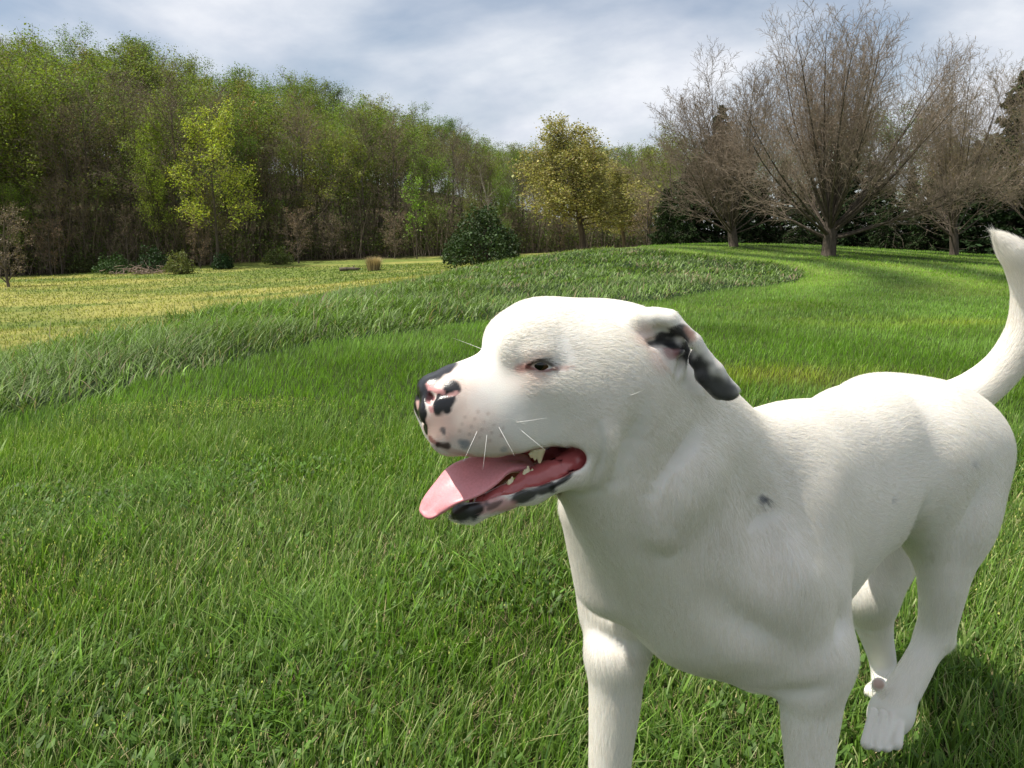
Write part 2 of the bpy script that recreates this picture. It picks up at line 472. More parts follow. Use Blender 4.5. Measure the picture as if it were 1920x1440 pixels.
def dog_features(D):
    """ears, eyes, mouth, folds; returns anchors"""
    A = {}
    def S(px, py): return march(D0, px, py)
    D0 = Field(); D0.prims = list(D.prims)
    # ---- folds and creases
    def crease(pts, r=.004, k=.016, depth=0.0, op='-'):
        q = [p for p in (S(*p) for p in pts) if p is not None]; m = max(len(q) - 1, 1)
        q = [p - surf_normal(D0, p) * (depth + (1 if op == '+' else -1) * (r + k * .3) * (1 - math.sin(math.pi * i / m) ** .6)) for i, p in enumerate(q)]
        nq = len(q) - 1
        D.chain([(p, r * (.3 + .7 * math.sin(math.pi * i / max(nq, 1)) ** .7)) for i, p in enumerate(q)], k, op, flow=np.zeros(3), sub=3)
    crease([(1112, 795), (1128, 815), (1133, 845), (1124, 880), (1100, 910)], .0032, .010)
    crease([(1125, 790), (1143, 815), (1149, 848), (1140, 890), (1112, 925)], .007, .012, .0035, '+')
    crease([(1300, 815), (1275, 860), (1245, 905), (1225, 950)], .0070, .026)
    crease([(1205, 770), (1190, 830), (1165, 890)], .004, .03)
    crease([(1575, 1130), (1580, 1170), (1584, 1205)], .008, .02)
    crease([(1460, 1010), (1500, 1080), (1530, 1150)], .010, .05, .006, '+')
    crease([(1400, 900), (1430, 980), (1440, 1060)], .005, .05)
    crease([(1345, 840), (1310, 895), (1275, 950), (1258, 1000)], .016, .05, .010, '+')
    crease([(1225, 960), (1240, 1000), (1262, 1022)], .008, .022, .005, '+')
    crease([(1110, 1150), (1150, 1175), (1195, 1202)], .010, .02, .004, '+')
    crease([(1100, 1172), (1150, 1200), (1215, 1228)], .005, .026)
    crease([(1745, 935), (1722, 985), (1710, 1040)], .011, .03)
    crease([(1850, 900), (1820, 980), (1795, 1050)], .004, .04)
    crease([(1430, 1296), (1480, 1304), (1530, 1298), (1565, 1280)], .0035, .025)
    crease([(1350, 1130), (1410, 1185), (1480, 1220)], .0035, .045)
    for q in range(3):      # clefts between the toes of the near hind paw
        g0, g1 = S(1644 + q * 17, 1345 + q * 3), S(1637 + q * 15, 1394 + q * 2)
        gm = S(1640 + q * 16, 1370 + q * 3)
        if g0 is not None and g1 is not None and gm is not None: D.chain([(g0, .0020), (gm, .0035), (g1, .0040)], k=.003, op='-', flow=np.zeros(3))
    # ---- near ear, folded back over its own opening
    def E(px, py, l): return hp(px, py, l)
    fl = unit(E(1370, 738, .07) - E(1250, 600, .06))
    a, b, c, d, e = E(1200, 598, .050), E(1256, 598, .064), E(1300, 640, .073), E(1342, 694, .074), E(1372, 733, .072)
    f, g, h, i = E(1238, 622, .054), E(1284, 658, .066), E(1318, 704, .068), E(1345, 740, .068)
    for t in ((a, b, f), (b, f, c), (f, c, g), (c, g, d), (g, d, h), (d, h, e), (h, e, i)):
        D.tri(*t, .0040, k=.008, flow=fl)
    D.chain([(a, .0075), (b, .0062), (c, .0050), (d, .0048), (e, .0052)], k=.010)
    D.chain([(h, .0055), (E(1340, 730, .069), .0055), (E(1362, 738, .070), .0060)], k=.008)
    D.cone(E(1185, 604, .042), .010, E(1225, 600, .054), .008, k=.016)
    D.ell(E(1240, 674, .052), (.025, .013, .021), HAX, k=.008, flow=unit(fl + HZ * .2))
    D.ell(E(1256, 694, .052), (.012, .010, .013), HAX, k=.008, flow=unit(fl))
    D.ell(E(1222, 660, .048), (.018, .010, .024), HAX, k=.010, flow=unit(fl))
    D.tri(a, E(1228, 640, .050), E(1275, 650, .052), .006, k=.008, flow=fl)
    D.tri(a, b, E(1275, 650, .052), .005, k=.008, flow=fl); D.tri(b, E(1275, 650, .052), g, .005, k=.008, flow=fl)
    D.tri(E(1228, 640, .050), E(1275, 650, .052), E(1268, 700, .050), .007, k=.008, flow=fl)
    D.ell(E(1258, 632, .066), (.020, .010, .0065), tilt(HAX, 28), k=.008, op='-')
    D.ell(E(1284, 672, .066), (.0045, .012, .020), tilt(HAX, 20), k=.005, op='-')
    D.cone(E(1212, 645, .058), .0035, E(1262, 640, .058), .006, k=.006, op='-')
    # far ear lies against the far cheek
    for t in (((1200, 600, .052), (1245, 612, .056), (1220, 660, .060)), ((1245, 612, .056), (1220, 660, .060), (1265, 690, .060))):
        D.tri(*[hp(*q, -1) for q in t], .0045, k=.010, flow=fl)
    # ---- mouth
    def slab(p, q, r, l0, l1, k=.006):
        a, b, c, d = hp(*p, l0), hp(*p, l1), hp(*q, l1), hp(*q, l0)
        D.tri(a, b, c, r, k, '-', flow=np.zeros(3)); D.tri(a, c, d, r, k, '-', flow=np.zeros(3))
    n_before = len(D.prims)
    slab((1083, 860), (1070, 860), .0085, -.020, .09)
    slab((1066, 861), (1040, 868), .0125, -.026, .09)
    slab((1035, 868), (1000, 878), .0160, -.028, .09)
    slab((995, 880), (955, 888), .0160, -.07, .09)
    slab((950, 892), (900, 898), .0175, -.09, .09)
    slab((895, 900), (850, 900), .0215, -.09, .09)
    A['n_mouth'] = (n_before, len(D.prims))
    # trough between the jaw halves
    D.cone(hp(1020, 895), .020, hp(905, 945), .010, k=.010, op='-')
    # ---- nostrils and the slit behind them
    for s in (1, -1):
        if s > 0: n0 = S(806, 745); n1 = S(848, 739); n2 = S(826, 742)
        else:
            mir = lambda p: p - 2 * ((p - H_O) @ HL) * HL
            n0, n1, n2 = mir(n0), mir(n1), mir(n2)
        D.ell(n0, (.0052, .006, .0062), HAX, k=.004, op='-')
        D.chain([(n0, .003), (n2 + HZ * .001, .0022), (n1, .0014)], k=.003, op='-')
    p0, p1 = S(783, 745), S(793, 800)
    if p0 is not None and p1 is not None: D.cone(p0, .0022, p1, .0018, k=.006, op='-')
    # ---- eye
    ec = S(1015, 683); en = surf_normal(D0, ec)
    A['eye_c'] = ec - en * .0095; A['eye_n'] = en; A['eye_r'] = .0118
    mirp = lambda p: p - 2 * ((p - H_O) @ HL) * HL
    mirv = lambda v: v - 2 * (v @ HL) * HL
    up = [(988, 687), (998, 680), (1010, 675.5), (1023, 677.5), (1034, 684), (1043, 690)]
    lo = [(988, 688), (1001, 692), (1015, 694.5), (1030, 694.5), (1043, 691)]
    for s in (1, -1):
        m = (lambda p: p) if s > 0 else mirp
        D.ell(m(ec + en * .001), (.0130, .009, .0052), HAX, k=.0025, op='-')
        U = [m(S(*p) - en * .0008) for p in up]; L = [m(S(*p) - en * .0015) for p in lo]
        D.chain([(p, .0019) for p in U], k=.0025)
        D.chain([(p, .0015) for p in L], k=.0025)
        D.chain([(m(S(996, 664) - en * .004), .003), (m(S(1018, 661) - en * .005), .004), (m(S(1036, 667) - en * .008), .003)], k=.016)
    return A

def field_mesh(name, D, lo, hi, step):
    V, Q = D.polygonize(*[np.arange(lo[i], hi[i], step) for i in range(3)])
    if name == 'gum':      # uneven, ridged flesh
        V = V + np.stack([vnoise(V, 150, 91), vnoise(V, 150, 92), vnoise(V * [1, 1, 2.2], 95, 93)], 1) * .0011
    return mesh_np(name, V, [Q], smooth=True), V

def spline(P, n):
    P = np.asarray(P, float); m = len(P); out = []
    for u in np.linspace(0, m - 1, n):
        i = min(int(u), m - 2); t = u - i
        a, b, c, d = P[max(i - 1, 0)], P[i], P[i + 1], P[min(i + 2, m - 1)]
        out.append(.5 * (2 * b + (c - a) * t + (2 * a - 5 * b + 4 * c - d) * t * t + (3 * b - a - 3 * c + d) * t ** 3))
    return np.array(out)

def tongue_mesh():
    """one closed lofted strap: thin rounded edges, a furrow along its middle, a broad rounded tip"""
    ef = [(985, 858, -.012), (928, 853, -.019), (874, 862, -.022), (842, 880, -.022), (815, 908, -.021), (796, 938, -.014)]
    en = [(1005, 885, .018), (962, 884, .026), (936, 908, .030), (894, 933, .030), (853, 950, .026), (824, 966, .014)]
    A_, B_ = spline([hp(*a) for a in ef], 44), spline([hp(*a) for a in en], 44)
    mid, half = (A_ + B_) / 2, (B_ - A_) / 2
    T = np.gradient(mid, axis=0); T /= np.linalg.norm(T, axis=1, keepdims=True)
    N = np.cross(half, T); N /= np.linalg.norm(N, axis=1, keepdims=True)
    N *= np.sign(N[:, 2:3])
    # rounded tip
    ntip = 12
    s = np.linspace(0, 1, ntip + 1)[1:]
    wtip = np.linalg.norm(half[-1]) * .85
    mid = np.concatenate([mid, mid[-1] + T[-1] * (s * wtip)[:, None]])
    half = np.concatenate([half, half[-1] * np.sqrt(np.maximum(1 - s ** 2.4, .0006))[:, None]])
    N = np.concatenate([N, np.repeat(N[-1:], ntip, 0)])
    n = len(mid); k = 32
    ph = np.arange(k) / k * 2 * math.pi
    u = np.cos(ph); v = np.sin(ph)
    sg = np.sign(u) * np.abs(u) ** .8
    L = np.linspace(0, 1, n)[:, None]
    thick = (.0042 + .0022 * (1 - L)) * np.minimum(1, np.linalg.norm(half, axis=1)[:, None] / .010)
    prof = np.sign(v) * np.abs(v) ** .9
    fur_ = -.0020 * np.exp(-(u / .13) ** 2) * (v > 0) * smoothstep(0, .15, L) * (1 - smoothstep(.88, 1, L))
    cup = .0045 * (np.abs(u) ** 2 - .4) * (1 - .6 * L) * np.minimum(1, np.linalg.norm(half, axis=1)[:, None] / .012)
    wav = .0010 * np.sin(L * 21 + u * 2.0) * np.abs(u) ** 2
    V = mid[:, None] + half[:, None] * sg[None, :, None] + N[:, None] * (thick * prof[None] + fur_ + cup + wav)[..., None]
    a = (np.arange(n - 1)[:, None] * k + np.arange(k)[None])
    b = (np.arange(n - 1)[:, None] * k + (np.arange(k)[None] + 1) % k)
    F = np.stack([a, b, b + k, a + k], -1).reshape(-1, 4)
    caps = [np.arange(k)[::-1].reshape(1, -1), ((n - 1) * k + np.arange(k)).reshape(1, -1)]
    return mesh_np("tongue", V.reshape(-1, 3), [F] + caps, smooth=True)

def dog_mouth_fields():
    G = Field()
    # inner cheek and lower gum ridge, and the palate
    for s in (1, -1):
        G.chain([(hp(1084, 866, .040, s), .009), (hp(1050, 882, .040, s), .011), (hp(1005, 902, .036, s), .011), (hp(950, 926, .027, s), .010), (hp(905, 944, .014, s), .010)], k=.01)
        G.chain([(hp(1070, 868, .034, s), .012), (hp(1030, 880, .032, s), .010), (hp(985, 898, .030, s), .008)], k=.008)
    G.tri(hp(1090, 850, -.03), hp(1090, 850, .03), hp(1000, 925, 0), .012, k=.01)
    K = []
    for s in (1, -1):
        for q in ((1012, 850, .038, -.009, .0058), (1003, 851, .038, -.006, .0045),
                  (990, 888, .035, .0075, .0040), (998, 887, .036, .004, .0036),
                  (960, 906, .031, .0065, .0036)):
            f = Field(); b = hp(q[0], q[1], q[2], s)
            f.cone(b - HZ * .003 * np.sign(q[3]), q[4], b + HZ * q[3], q[4] * .3, k=.001)
            f.cone(b + HF * q[4] * .9, q[4] * .6, b + HF * q[4] * .9 + HZ * q[3] * .55, q[4] * .25, k=.002)
            K.append((f, b))
    return G, K

def seg_dist(P, a, b):
    d = b - a; h = np.clip((P - a) @ d / (d @ d), 0, 1)
    return np.linalg.norm(P - a - h[:, None] * d, axis=1)

def coat_paint(D, A, V, for_fur=False):
    """pigment of the skin and coat: colour, and how much fur grows there (0..1)"""
    base = np.array([.725, .700, .643])
    n1 = vnoise(V, 28, 1)[:, None]; n2 = vnoise(V, 9, 2)[:, None]; n3 = vnoise(V, 160, 3)
    C = base * (1 + .025 * n1 + .03 * n2)
    fur = np.ones(len(V))
    def S(px, py): return march(D, px, py)
    mir = lambda p: p - 2 * ((p - H_O) @ HL) * HL
    def mixc(w, col):
        nonlocal C
        C = C * (1 - w[:, None]) + np.asarray(col) * w[:, None]
    def blob(px, py, r, col, amt=1.0, soft=.45, both=False, rag=.35, bald=0.0, pts=None):
        nonlocal fur
        p = S(px, py) if pts is None else pts
        if p is None: return
        for q in ([p, mir(p)] if both else [p]):
            d = np.linalg.norm(V - q, axis=1) / r + rag * .5 * n3
            w = amt * (1 - smoothstep(1 - soft, 1 + soft * .3, d))
            mixc(w, col); fur = fur * (1 - bald * w)
    def line(pts, r, col, amt=1.0, soft=.5, both=True, rag=.3, bald=1.0):
        nonlocal fur
        q = [S(*p) if len(p) == 2 else hp(*p) for p in pts]
        q = [p for p in q if p is not None]
        if len(q) < 2: return
        for m in ((lambda p: p), mir) if both else ((lambda p: p),):
            d = np.min([seg_dist(V, m(a), m(b)) for a, b in zip(q[:-1], q[1:])], axis=0) / r + rag * .5 * n3
            w = amt * (1 - smoothstep(1 - soft, 1 + soft * .3, d))
            mixc(w, col); fur = fur * (1 - bald * w)
    PINK = (.62, .36, .30); BLACK = (.012, .012, .014); GREY = (.22, .22, .23)
    # thin-haired rosy skin over the muzzle and round the eyes
    blob(850, 715, .034, (.78, .55, .45), .6, .95, True, .2, .1)
    blob(870, 800, .040, (.64, .46, .38), .65, .9, True, .2, .2)
    blob(815, 800, .024, (.62, .40, .33), .75, .7, True, .3, .85)
    blob(940, 850, .022, (.62, .44, .36), .4, .8, True, .2, .4)
    blob(985, 705, .026, (.76, .62, .54), .40, .8, True, .2, .1)
    blob(1005, 686, .018, (.68, .46, .39), .45, .8, True, .1, .3)
    line([(972, 690), (990, 687)], .0055, (.50, .20, .16), .75, .8)
    line([(1044, 690), (1062, 689)], .0032, (.55, .28, .22), .6, .8)
    line([(988, 687), (998, 680), (1010, 675.5), (1023, 677.5), (1034, 684), (1043, 690)], .0026, (.03, .015, .013), .95)
    line([(988, 688), (1001, 692), (1015, 694.5), (1030, 694.5), (1043, 691)], .0022, (.22, .08, .07), .9)
    blob(905, 745, .020, (.60, .60, .58), .45, .8, False)
    blob(960, 765, .016, (.62, .62, .60), .4, .8, False)
    blob(1065, 655, .032, (.66, .66, .64), .22, .8, True)
    # lips
    line([(830, 838), (850, 846), (878, 853), (900, 860), (944, 860), (980, 850), (1010, 843), (1045, 838)], .0045, (.50, .30, .26), .6)
    line([(985, 849, .043), (1000, 845, .044), (1030, 841, .045), (1064, 843, .046)], .0052, BLACK, .95, .4)
    blob(1078, 843, .0078, BLACK, 1, .3, True, .2, 1)
    line([(1085, 880), (1062, 897), (1035, 914)], .0034, BLACK, .95)
    line([(1035, 912), (1000, 924), (966, 938)], .0080, BLACK, .92, .4, rag=.9)
    line([(950, 915), (960, 945)], .008, BLACK, .85, .5, rag=1.2)
    line([(905, 950), (935, 945), (955, 950)], .011, (.62, .34, .33), .85)
    line([(848, 956), (866, 958), (890, 952)], .0120, BLACK, .97, .45, rag=1.1)
    line([(915, 955), (940, 940)], .0035, BLACK, .7, .6, rag=1.4)
    # nose leather: mostly black, with a rosy patch round the nostril
    line([(845, 722, 0), (806, 735, 0), (795, 748, 0)], .0255, BLACK, 1.0, .10, False, .10, 1.0)
    blob(846, 728, .0095, BLACK, 1, .25, True, .4, 1)
    blob(842, 750, .0085, BLACK, 1, .3, True, .6, 1)
    line([(801, 722), (808, 727), (818, 733), (828, 737)], .0040, (.58, .28, .27), .97, .35, True, .5, 1)
    line([(800, 745), (806, 757), (809, 770)], .0034, (.58, .28, .27), .95, .4, True, .6, 1)
    blob(813, 747, .0045, (.36, .10, .11), .8, .6, True, .2, 1)
    blob(806, 744, .0068, (.045, .006, .008), .97, .5, True, .2, 1)
    line([(832, 745), (845, 740), (856, 737)], .0024, (.50, .28, .26), .85, .5, True, .3, 1)
    line([(782, 748), (783, 764)], .0035, (.60, .38, .34), .9, .5, False, .3, 1)
    line([(788, 770), (792, 785), (798, 805)], .0090, (.62, .42, .36), .8, .6, False, .3, .9)
    line([(790, 728), (790, 750), (792, 775)], .0085, BLACK, 1, .2, True, .5)
    line([(793, 778), (798, 806)], .0055, BLACK, 1, .25, True, .9)
    blob(826, 757, .0105, BLACK, 1, .25, True, .8, 1)
    blob(822, 745, .0045, BLACK, 1, .3, True, .6, 1)
    blob(838, 768, .0050, BLACK, 1, .3, True, .6, 1)
    blob(830, 806, .0036, (.08, .08, .09), .8, .5, False, .6, .6)
    blob(832, 812, .0026, (.08, .08, .09), .8, .5, False, .6, .6)
    line([(806, 822), (820, 831)], .0036, (.20, .05, .045), .8, .6, rag=.7)
    line([(822, 833), (838, 836)], .0040, (.03, .015, .015), .9, .5, rag=.6)
    blob(871, 834, .0065, (.20, .22, .25), .8, .6, False, .7, .3)
    blob(864, 828, .0040, (.20, .22, .25), .6, .6, False, .7, .3)
    blob(944, 844, .0052, (.25, .27, .30), .6, .6, False, .7, .2)
    # ear: rosy opening, black inside and under the flap, shade painted into the fold's crevice
    blob(1208, 630, .016, (.72, .52, .46), .55, .8)
    blob(1235, 668, .020, (.76, .60, .56), .45, .8)
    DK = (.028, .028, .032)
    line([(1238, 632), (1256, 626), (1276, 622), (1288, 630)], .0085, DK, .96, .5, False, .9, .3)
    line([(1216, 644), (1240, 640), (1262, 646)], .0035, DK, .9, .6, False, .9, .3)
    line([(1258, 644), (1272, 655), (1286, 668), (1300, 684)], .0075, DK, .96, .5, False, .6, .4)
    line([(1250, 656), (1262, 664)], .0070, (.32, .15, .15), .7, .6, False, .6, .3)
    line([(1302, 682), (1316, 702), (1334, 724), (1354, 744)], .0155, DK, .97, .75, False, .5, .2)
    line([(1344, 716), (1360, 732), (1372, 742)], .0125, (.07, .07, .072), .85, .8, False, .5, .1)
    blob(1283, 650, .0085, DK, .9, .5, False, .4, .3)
    line([(1290, 618), (1300, 634)], .005, (.30, .17, .13), .6, .6, False, .6, .1)
    for i, (wx, wy) in enumerate([(872, 782), (890, 786), (908, 791), (926, 797), (944, 803), (866, 795), (884, 800), (903, 805), (922, 811), (940, 817), (862, 808), (880, 814), (900, 820), (918, 826), (896, 772), (915, 776)]):
        blob(wx, wy, .0024, (.42, .33, .28), .55, .7, True, .4)
    # small marks in the coat
    blob(1430, 937, .0075, (.10, .11, .15), .85, .7, False, .5)
    blob(1675, 940, .0065, (.30, .31, .36), .6, .7, False, .5)
    blob(1828, 870, .0085, (.45, .45, .46), .5, .8, False, .5)
    blob(1648, 1284, .011, (.48, .30, .25), .8, .5, False, .3, .9)
    # the mouth's inside: red flesh, with the cavity's shade painted in
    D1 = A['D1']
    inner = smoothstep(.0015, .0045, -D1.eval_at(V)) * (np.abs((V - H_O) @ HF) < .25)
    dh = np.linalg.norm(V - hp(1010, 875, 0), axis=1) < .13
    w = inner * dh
    deep = smoothstep(.045, .0, np.abs((V - H_O) @ HL))[:, None]  # painted shade, darker towards the mid-plane
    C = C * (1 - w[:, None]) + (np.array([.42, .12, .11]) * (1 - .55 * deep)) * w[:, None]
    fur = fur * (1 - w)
    return np.clip(C, .004, .9), np.clip(fur, 0, 1)

def flow_field(D, P):
    F = np.zeros((len(P), 3)); best = np.full(len(P), 1e3)
    ds = []
    idx = [i for i, p in enumerate(D.prims) if p['op'] == '+' and p['flow'] is not None and np.linalg.norm(p['flow']) > 0]
    for i in idx:
        d = D.dist(D.prims[i], P).astype(np.float32); ds.append(d); best = np.minimum(best, d)
    for d, i in zip(ds, idx):
        w = np.exp(-(d - best) / .012)
        p = D.prims[i]
        if p['kind'] == 'poly' and len(p['P']) > 3:      # along the limb, segment by segment
            mid = (p['P'][1:] + p['P'][:-1]) / 2
            sel = np.nonzero(w > .02)[0]
            if len(sel):
                j = np.argmin(((P[sel][:, None] - mid[None]) ** 2).sum(-1), 1)
                sf = p['segflow'] / np.linalg.norm(p['segflow'], axis=1, keepdims=True)
                F[sel] += w[sel][:, None] * sf[j]
            continue
        F += w[:, None] * np.asarray(p['flow'])
    return F / (np.linalg.norm(F, axis=1, keepdims=True) + 1e-9)

def dog_materials():
    M = {}
    m, n, l, b = new_mat("white_coat")
    a = n.new("ShaderNodeAttribute"); a.attribute_name = "pigment"
    l.new(a.outputs['Color'], b.inputs['Base Color'])
    b.inputs['Roughness'].default_value = .55
    g = n.new("ShaderNodeAttribute"); g.attribute_name = "wet"
    mr = n.new("ShaderNodeMapRange"); mr.inputs['To Min'].default_value = .75; mr.inputs['To Max'].default_value = .28
    l.new(g.outputs['Fac'], mr.inputs['Value']); l.new(mr.outputs[0], b.inputs['Roughness'])
    nz = n.new("ShaderNodeTexNoise"); nz.inputs['Scale'].default_value = 900; nz.inputs['Detail'].default_value = 2
    bp_ = n.new("ShaderNodeBump"); bp_.inputs['Strength'].default_value = .35; bp_.inputs['Distance'].default_value = .0006
    tc = n.new("ShaderNodeTexCoord"); l.new(tc.outputs['Object'], nz.inputs['Vector'])
    l.new(nz.outputs[0], bp_.inputs['Height']); l.new(bp_.outputs[0], b.inputs['Normal'])
    b.inputs['Subsurface Weight'].default_value = .12
    b.inputs['Subsurface Radius'].default_value = (1, .4, .25); b.inputs['Subsurface Scale'].default_value = .004
    M['coat'] = m
    m, n, l, b = new_mat("fur")
    a = n.new("ShaderNodeAttribute"); a.attribute_name = "pigment"
    n.remove(b)
    df = n.new("ShaderNodeBsdfDiffuse"); tr = n.new("ShaderNodeBsdfTranslucent"); mx = n.new("ShaderNodeMixShader")
    mx.inputs[0].default_value = .5
    gm = n.new("ShaderNodeGamma"); gm.inputs[1].default_value = 1.0
    l.new(a.outputs['Color'], gm.inputs[0])
    l.new(gm.outputs[0], df.inputs[0]); l.new(gm.outputs[0], tr.inputs[0])
    l.new(df.outputs[0], mx.inputs[1]); l.new(tr.outputs[0], mx.inputs[2])
    l.new(mx.outputs[0], n["Material Output"].inputs[0])
    M['fur'] = m
    def wet(name, col, rough, spec=.5, sss=.2, bump=None):
        m, n, l, b = new_mat(name)
        b.inputs['Base Color'].default_value = (*col, 1); b.inputs['Roughness'].default_value = rough
        b.inputs['Specular IOR Level'].default_value = spec
        b.inputs['Subsurface Weight'].default_value = sss; b.inputs['Subsurface Scale'].default_value = .004
        b.inputs['Subsurface Radius'].default_value = (1, .35, .25)
        nz = n.new("ShaderNodeTexNoise"); nz.inputs['Scale'].default_value = bump or 300; nz.inputs['Detail'].default_value = 4
        tc = n.new("ShaderNodeTexCoord"); l.new(tc.outputs['Object'], nz.inputs['Vector'])
        mx = n.new("ShaderNodeMixRGB"); mx.blend_type = 'MULTIPLY'; mx.inputs[1].default_value = (*col, 1)
        cr = n.new("ShaderNodeValToRGB"); cr.color_ramp.elements[0].position = .35; cr.color_ramp.elements[0].color = (.72, .62, .62, 1)
        cr.color_ramp.elements[1].position = .6
        l.new(nz.outputs[0], cr.inputs[0]); l.new(cr.outputs[0], mx.inputs[2]); mx.inputs[0].default_value = .30
        l.new(mx.outputs[0], b.inputs['Base Color'])
        bu = n.new("ShaderNodeBump"); bu.inputs['Strength'].default_value = .4; bu.inputs['Distance'].default_value = .0006
        l.new(nz.outputs[0], bu.inputs['Height']); l.new(bu.outputs[0], b.inputs['Normal'])
        return m
    M['tongue'] = wet("tongue_flesh", (.70, .30, .32), .38, .45, .3, 420)
    M['gum'] = wet("gum_flesh", (.42, .11, .11), .25, .6, .2, 120)
    n_, l_ = M['gum'].node_tree.nodes, M['gum'].node_tree.links      # dark mottling of the gums
    nb = n_.new("ShaderNodeTexNoise"); nb.inputs['Scale'].default_value = 46; nb.inputs['Detail'].default_value = 3
    tcb = n_.new("ShaderNodeTexCoord"); l_.new(tcb.outputs['Object'], nb.inputs['Vector'])
    rb_ = n_.new("ShaderNodeValToRGB"); rb_.color_ramp.elements[0].position = .60; rb_.color_ramp.elements[0].color = (1, 1, 1, 1)
    rb_.color_ramp.elements[1].position = .66; rb_.color_ramp.elements[1].color = (.07, .05, .06, 1)
    l_.new(nb.outputs[0], rb_.inputs[0])
    mb = n_.new("ShaderNodeMixRGB"); mb.blend_type = 'MULTIPLY'; mb.inputs[0].default_value = 1
    pb = n_["Principled BSDF"]; src = pb.inputs['Base Color'].links[0].from_socket
    l_.new(src, mb.inputs[1]); l_.new(rb_.outputs[0], mb.inputs[2]); l_.new(mb.outputs[0], pb.inputs['Base Color'])
    M['tooth'] = wet("tooth_ivory", (.72, .66, .42), .25, .5, .2, 80)
    m, n, l, b = new_mat("eye_glass")
    # dark brown iris round a pupil, in the eyeball's own frame (local Z looks out)
    tc = n.new("ShaderNodeTexCoord"); sp = n.new("ShaderNodeSeparateXYZ"); l.new(tc.outputs['Object'], sp.inputs[0])
    cr = n.new("ShaderNodeValToRGB"); e = cr.color_ramp.elements
    e[0].position = .0; e[0].color = (.30, .22, .18, 1); e[1].position = 1.0; e[1].color = (.002, .002, .002, 1)
    for p_, c_ in ((.52, (.30, .22, .18, 1)), (.56, (.012, .008, .006, 1)), (.60, (.055, .026, .010, 1)), (.86, (.035, .016, .007, 1)), (.90, (.002, .002, .002, 1))):
        x = e.new(p_); x.color = c_
    mr = n.new("ShaderNodeMapRange"); mr.inputs['From Min'].default_value = 0; mr.inputs['From Max'].default_value = 1
    l.new(sp.outputs[2], mr.inputs['Value']); l.new(mr.outputs[0], cr.inputs[0]); l.new(cr.outputs[0], b.inputs['Base Color'])
    b.inputs['Roughness'].default_value = .05
    M['eye'] = m
    m, n, l, b = new_mat("whisker"); b.inputs['Base Color'].default_value = (.85, .84, .8, 1); b.inputs['Roughness'].default_value = .4
    M['whisker'] = m
    return M

def hair_object(name, roots, dirs, nrm, length, radius, color, mat, parent, nseg=3, lift=.25, curl=.15, rng=None, droop=0.0):
    """many short strands as one hair-curves object"""
    N = len(roots)
    hc = bpy.data.hair_curves.new(name)
    hc.add_curves([nseg + 1] * N)
    t = np.linspace(0, 1, nseg + 1)
    d = dirs + nrm * lift
    d /= np.linalg.norm(d, axis=1, keepdims=True)
    pos = np.empty((N, nseg + 1, 3))
    for i, tt in enumerate(t):
        bend = (dirs - nrm * .15) * (length * curl * tt * tt)[:, None]
        pos[:, i] = roots + d * (length * tt)[:, None] + bend
        pos[:, i, 2] -= droop * length * tt * tt

    hc.position_data.foreach_set("vector", pos.astype(np.float32).ravel()) if hasattr(hc, 'position_data') else hc.attributes['position'].data.foreach_set("vector", pos.astype(np.float32).ravel())
    ra = hc.attributes.get('radius') or hc.attributes.new('radius', 'FLOAT', 'POINT')
    rr = (radius[:, None] * (1 - t[None] ** 1.5 * .85)).astype(np.float32)
    ra.data.foreach_set("value", rr.ravel())
    ca = hc.attributes.new('pigment', 'FLOAT_COLOR', 'CURVE')
    c4 = np.concatenate([color, np.ones((N, 1))], 1).astype(np.float32)
    ca.data.foreach_set("color", c4.ravel())
    hc.materials.append(mat)
    o = bpy.data.objects.new(name, hc)
    COL.objects.link(o)
    if parent is not None: o.parent = parent
    return o

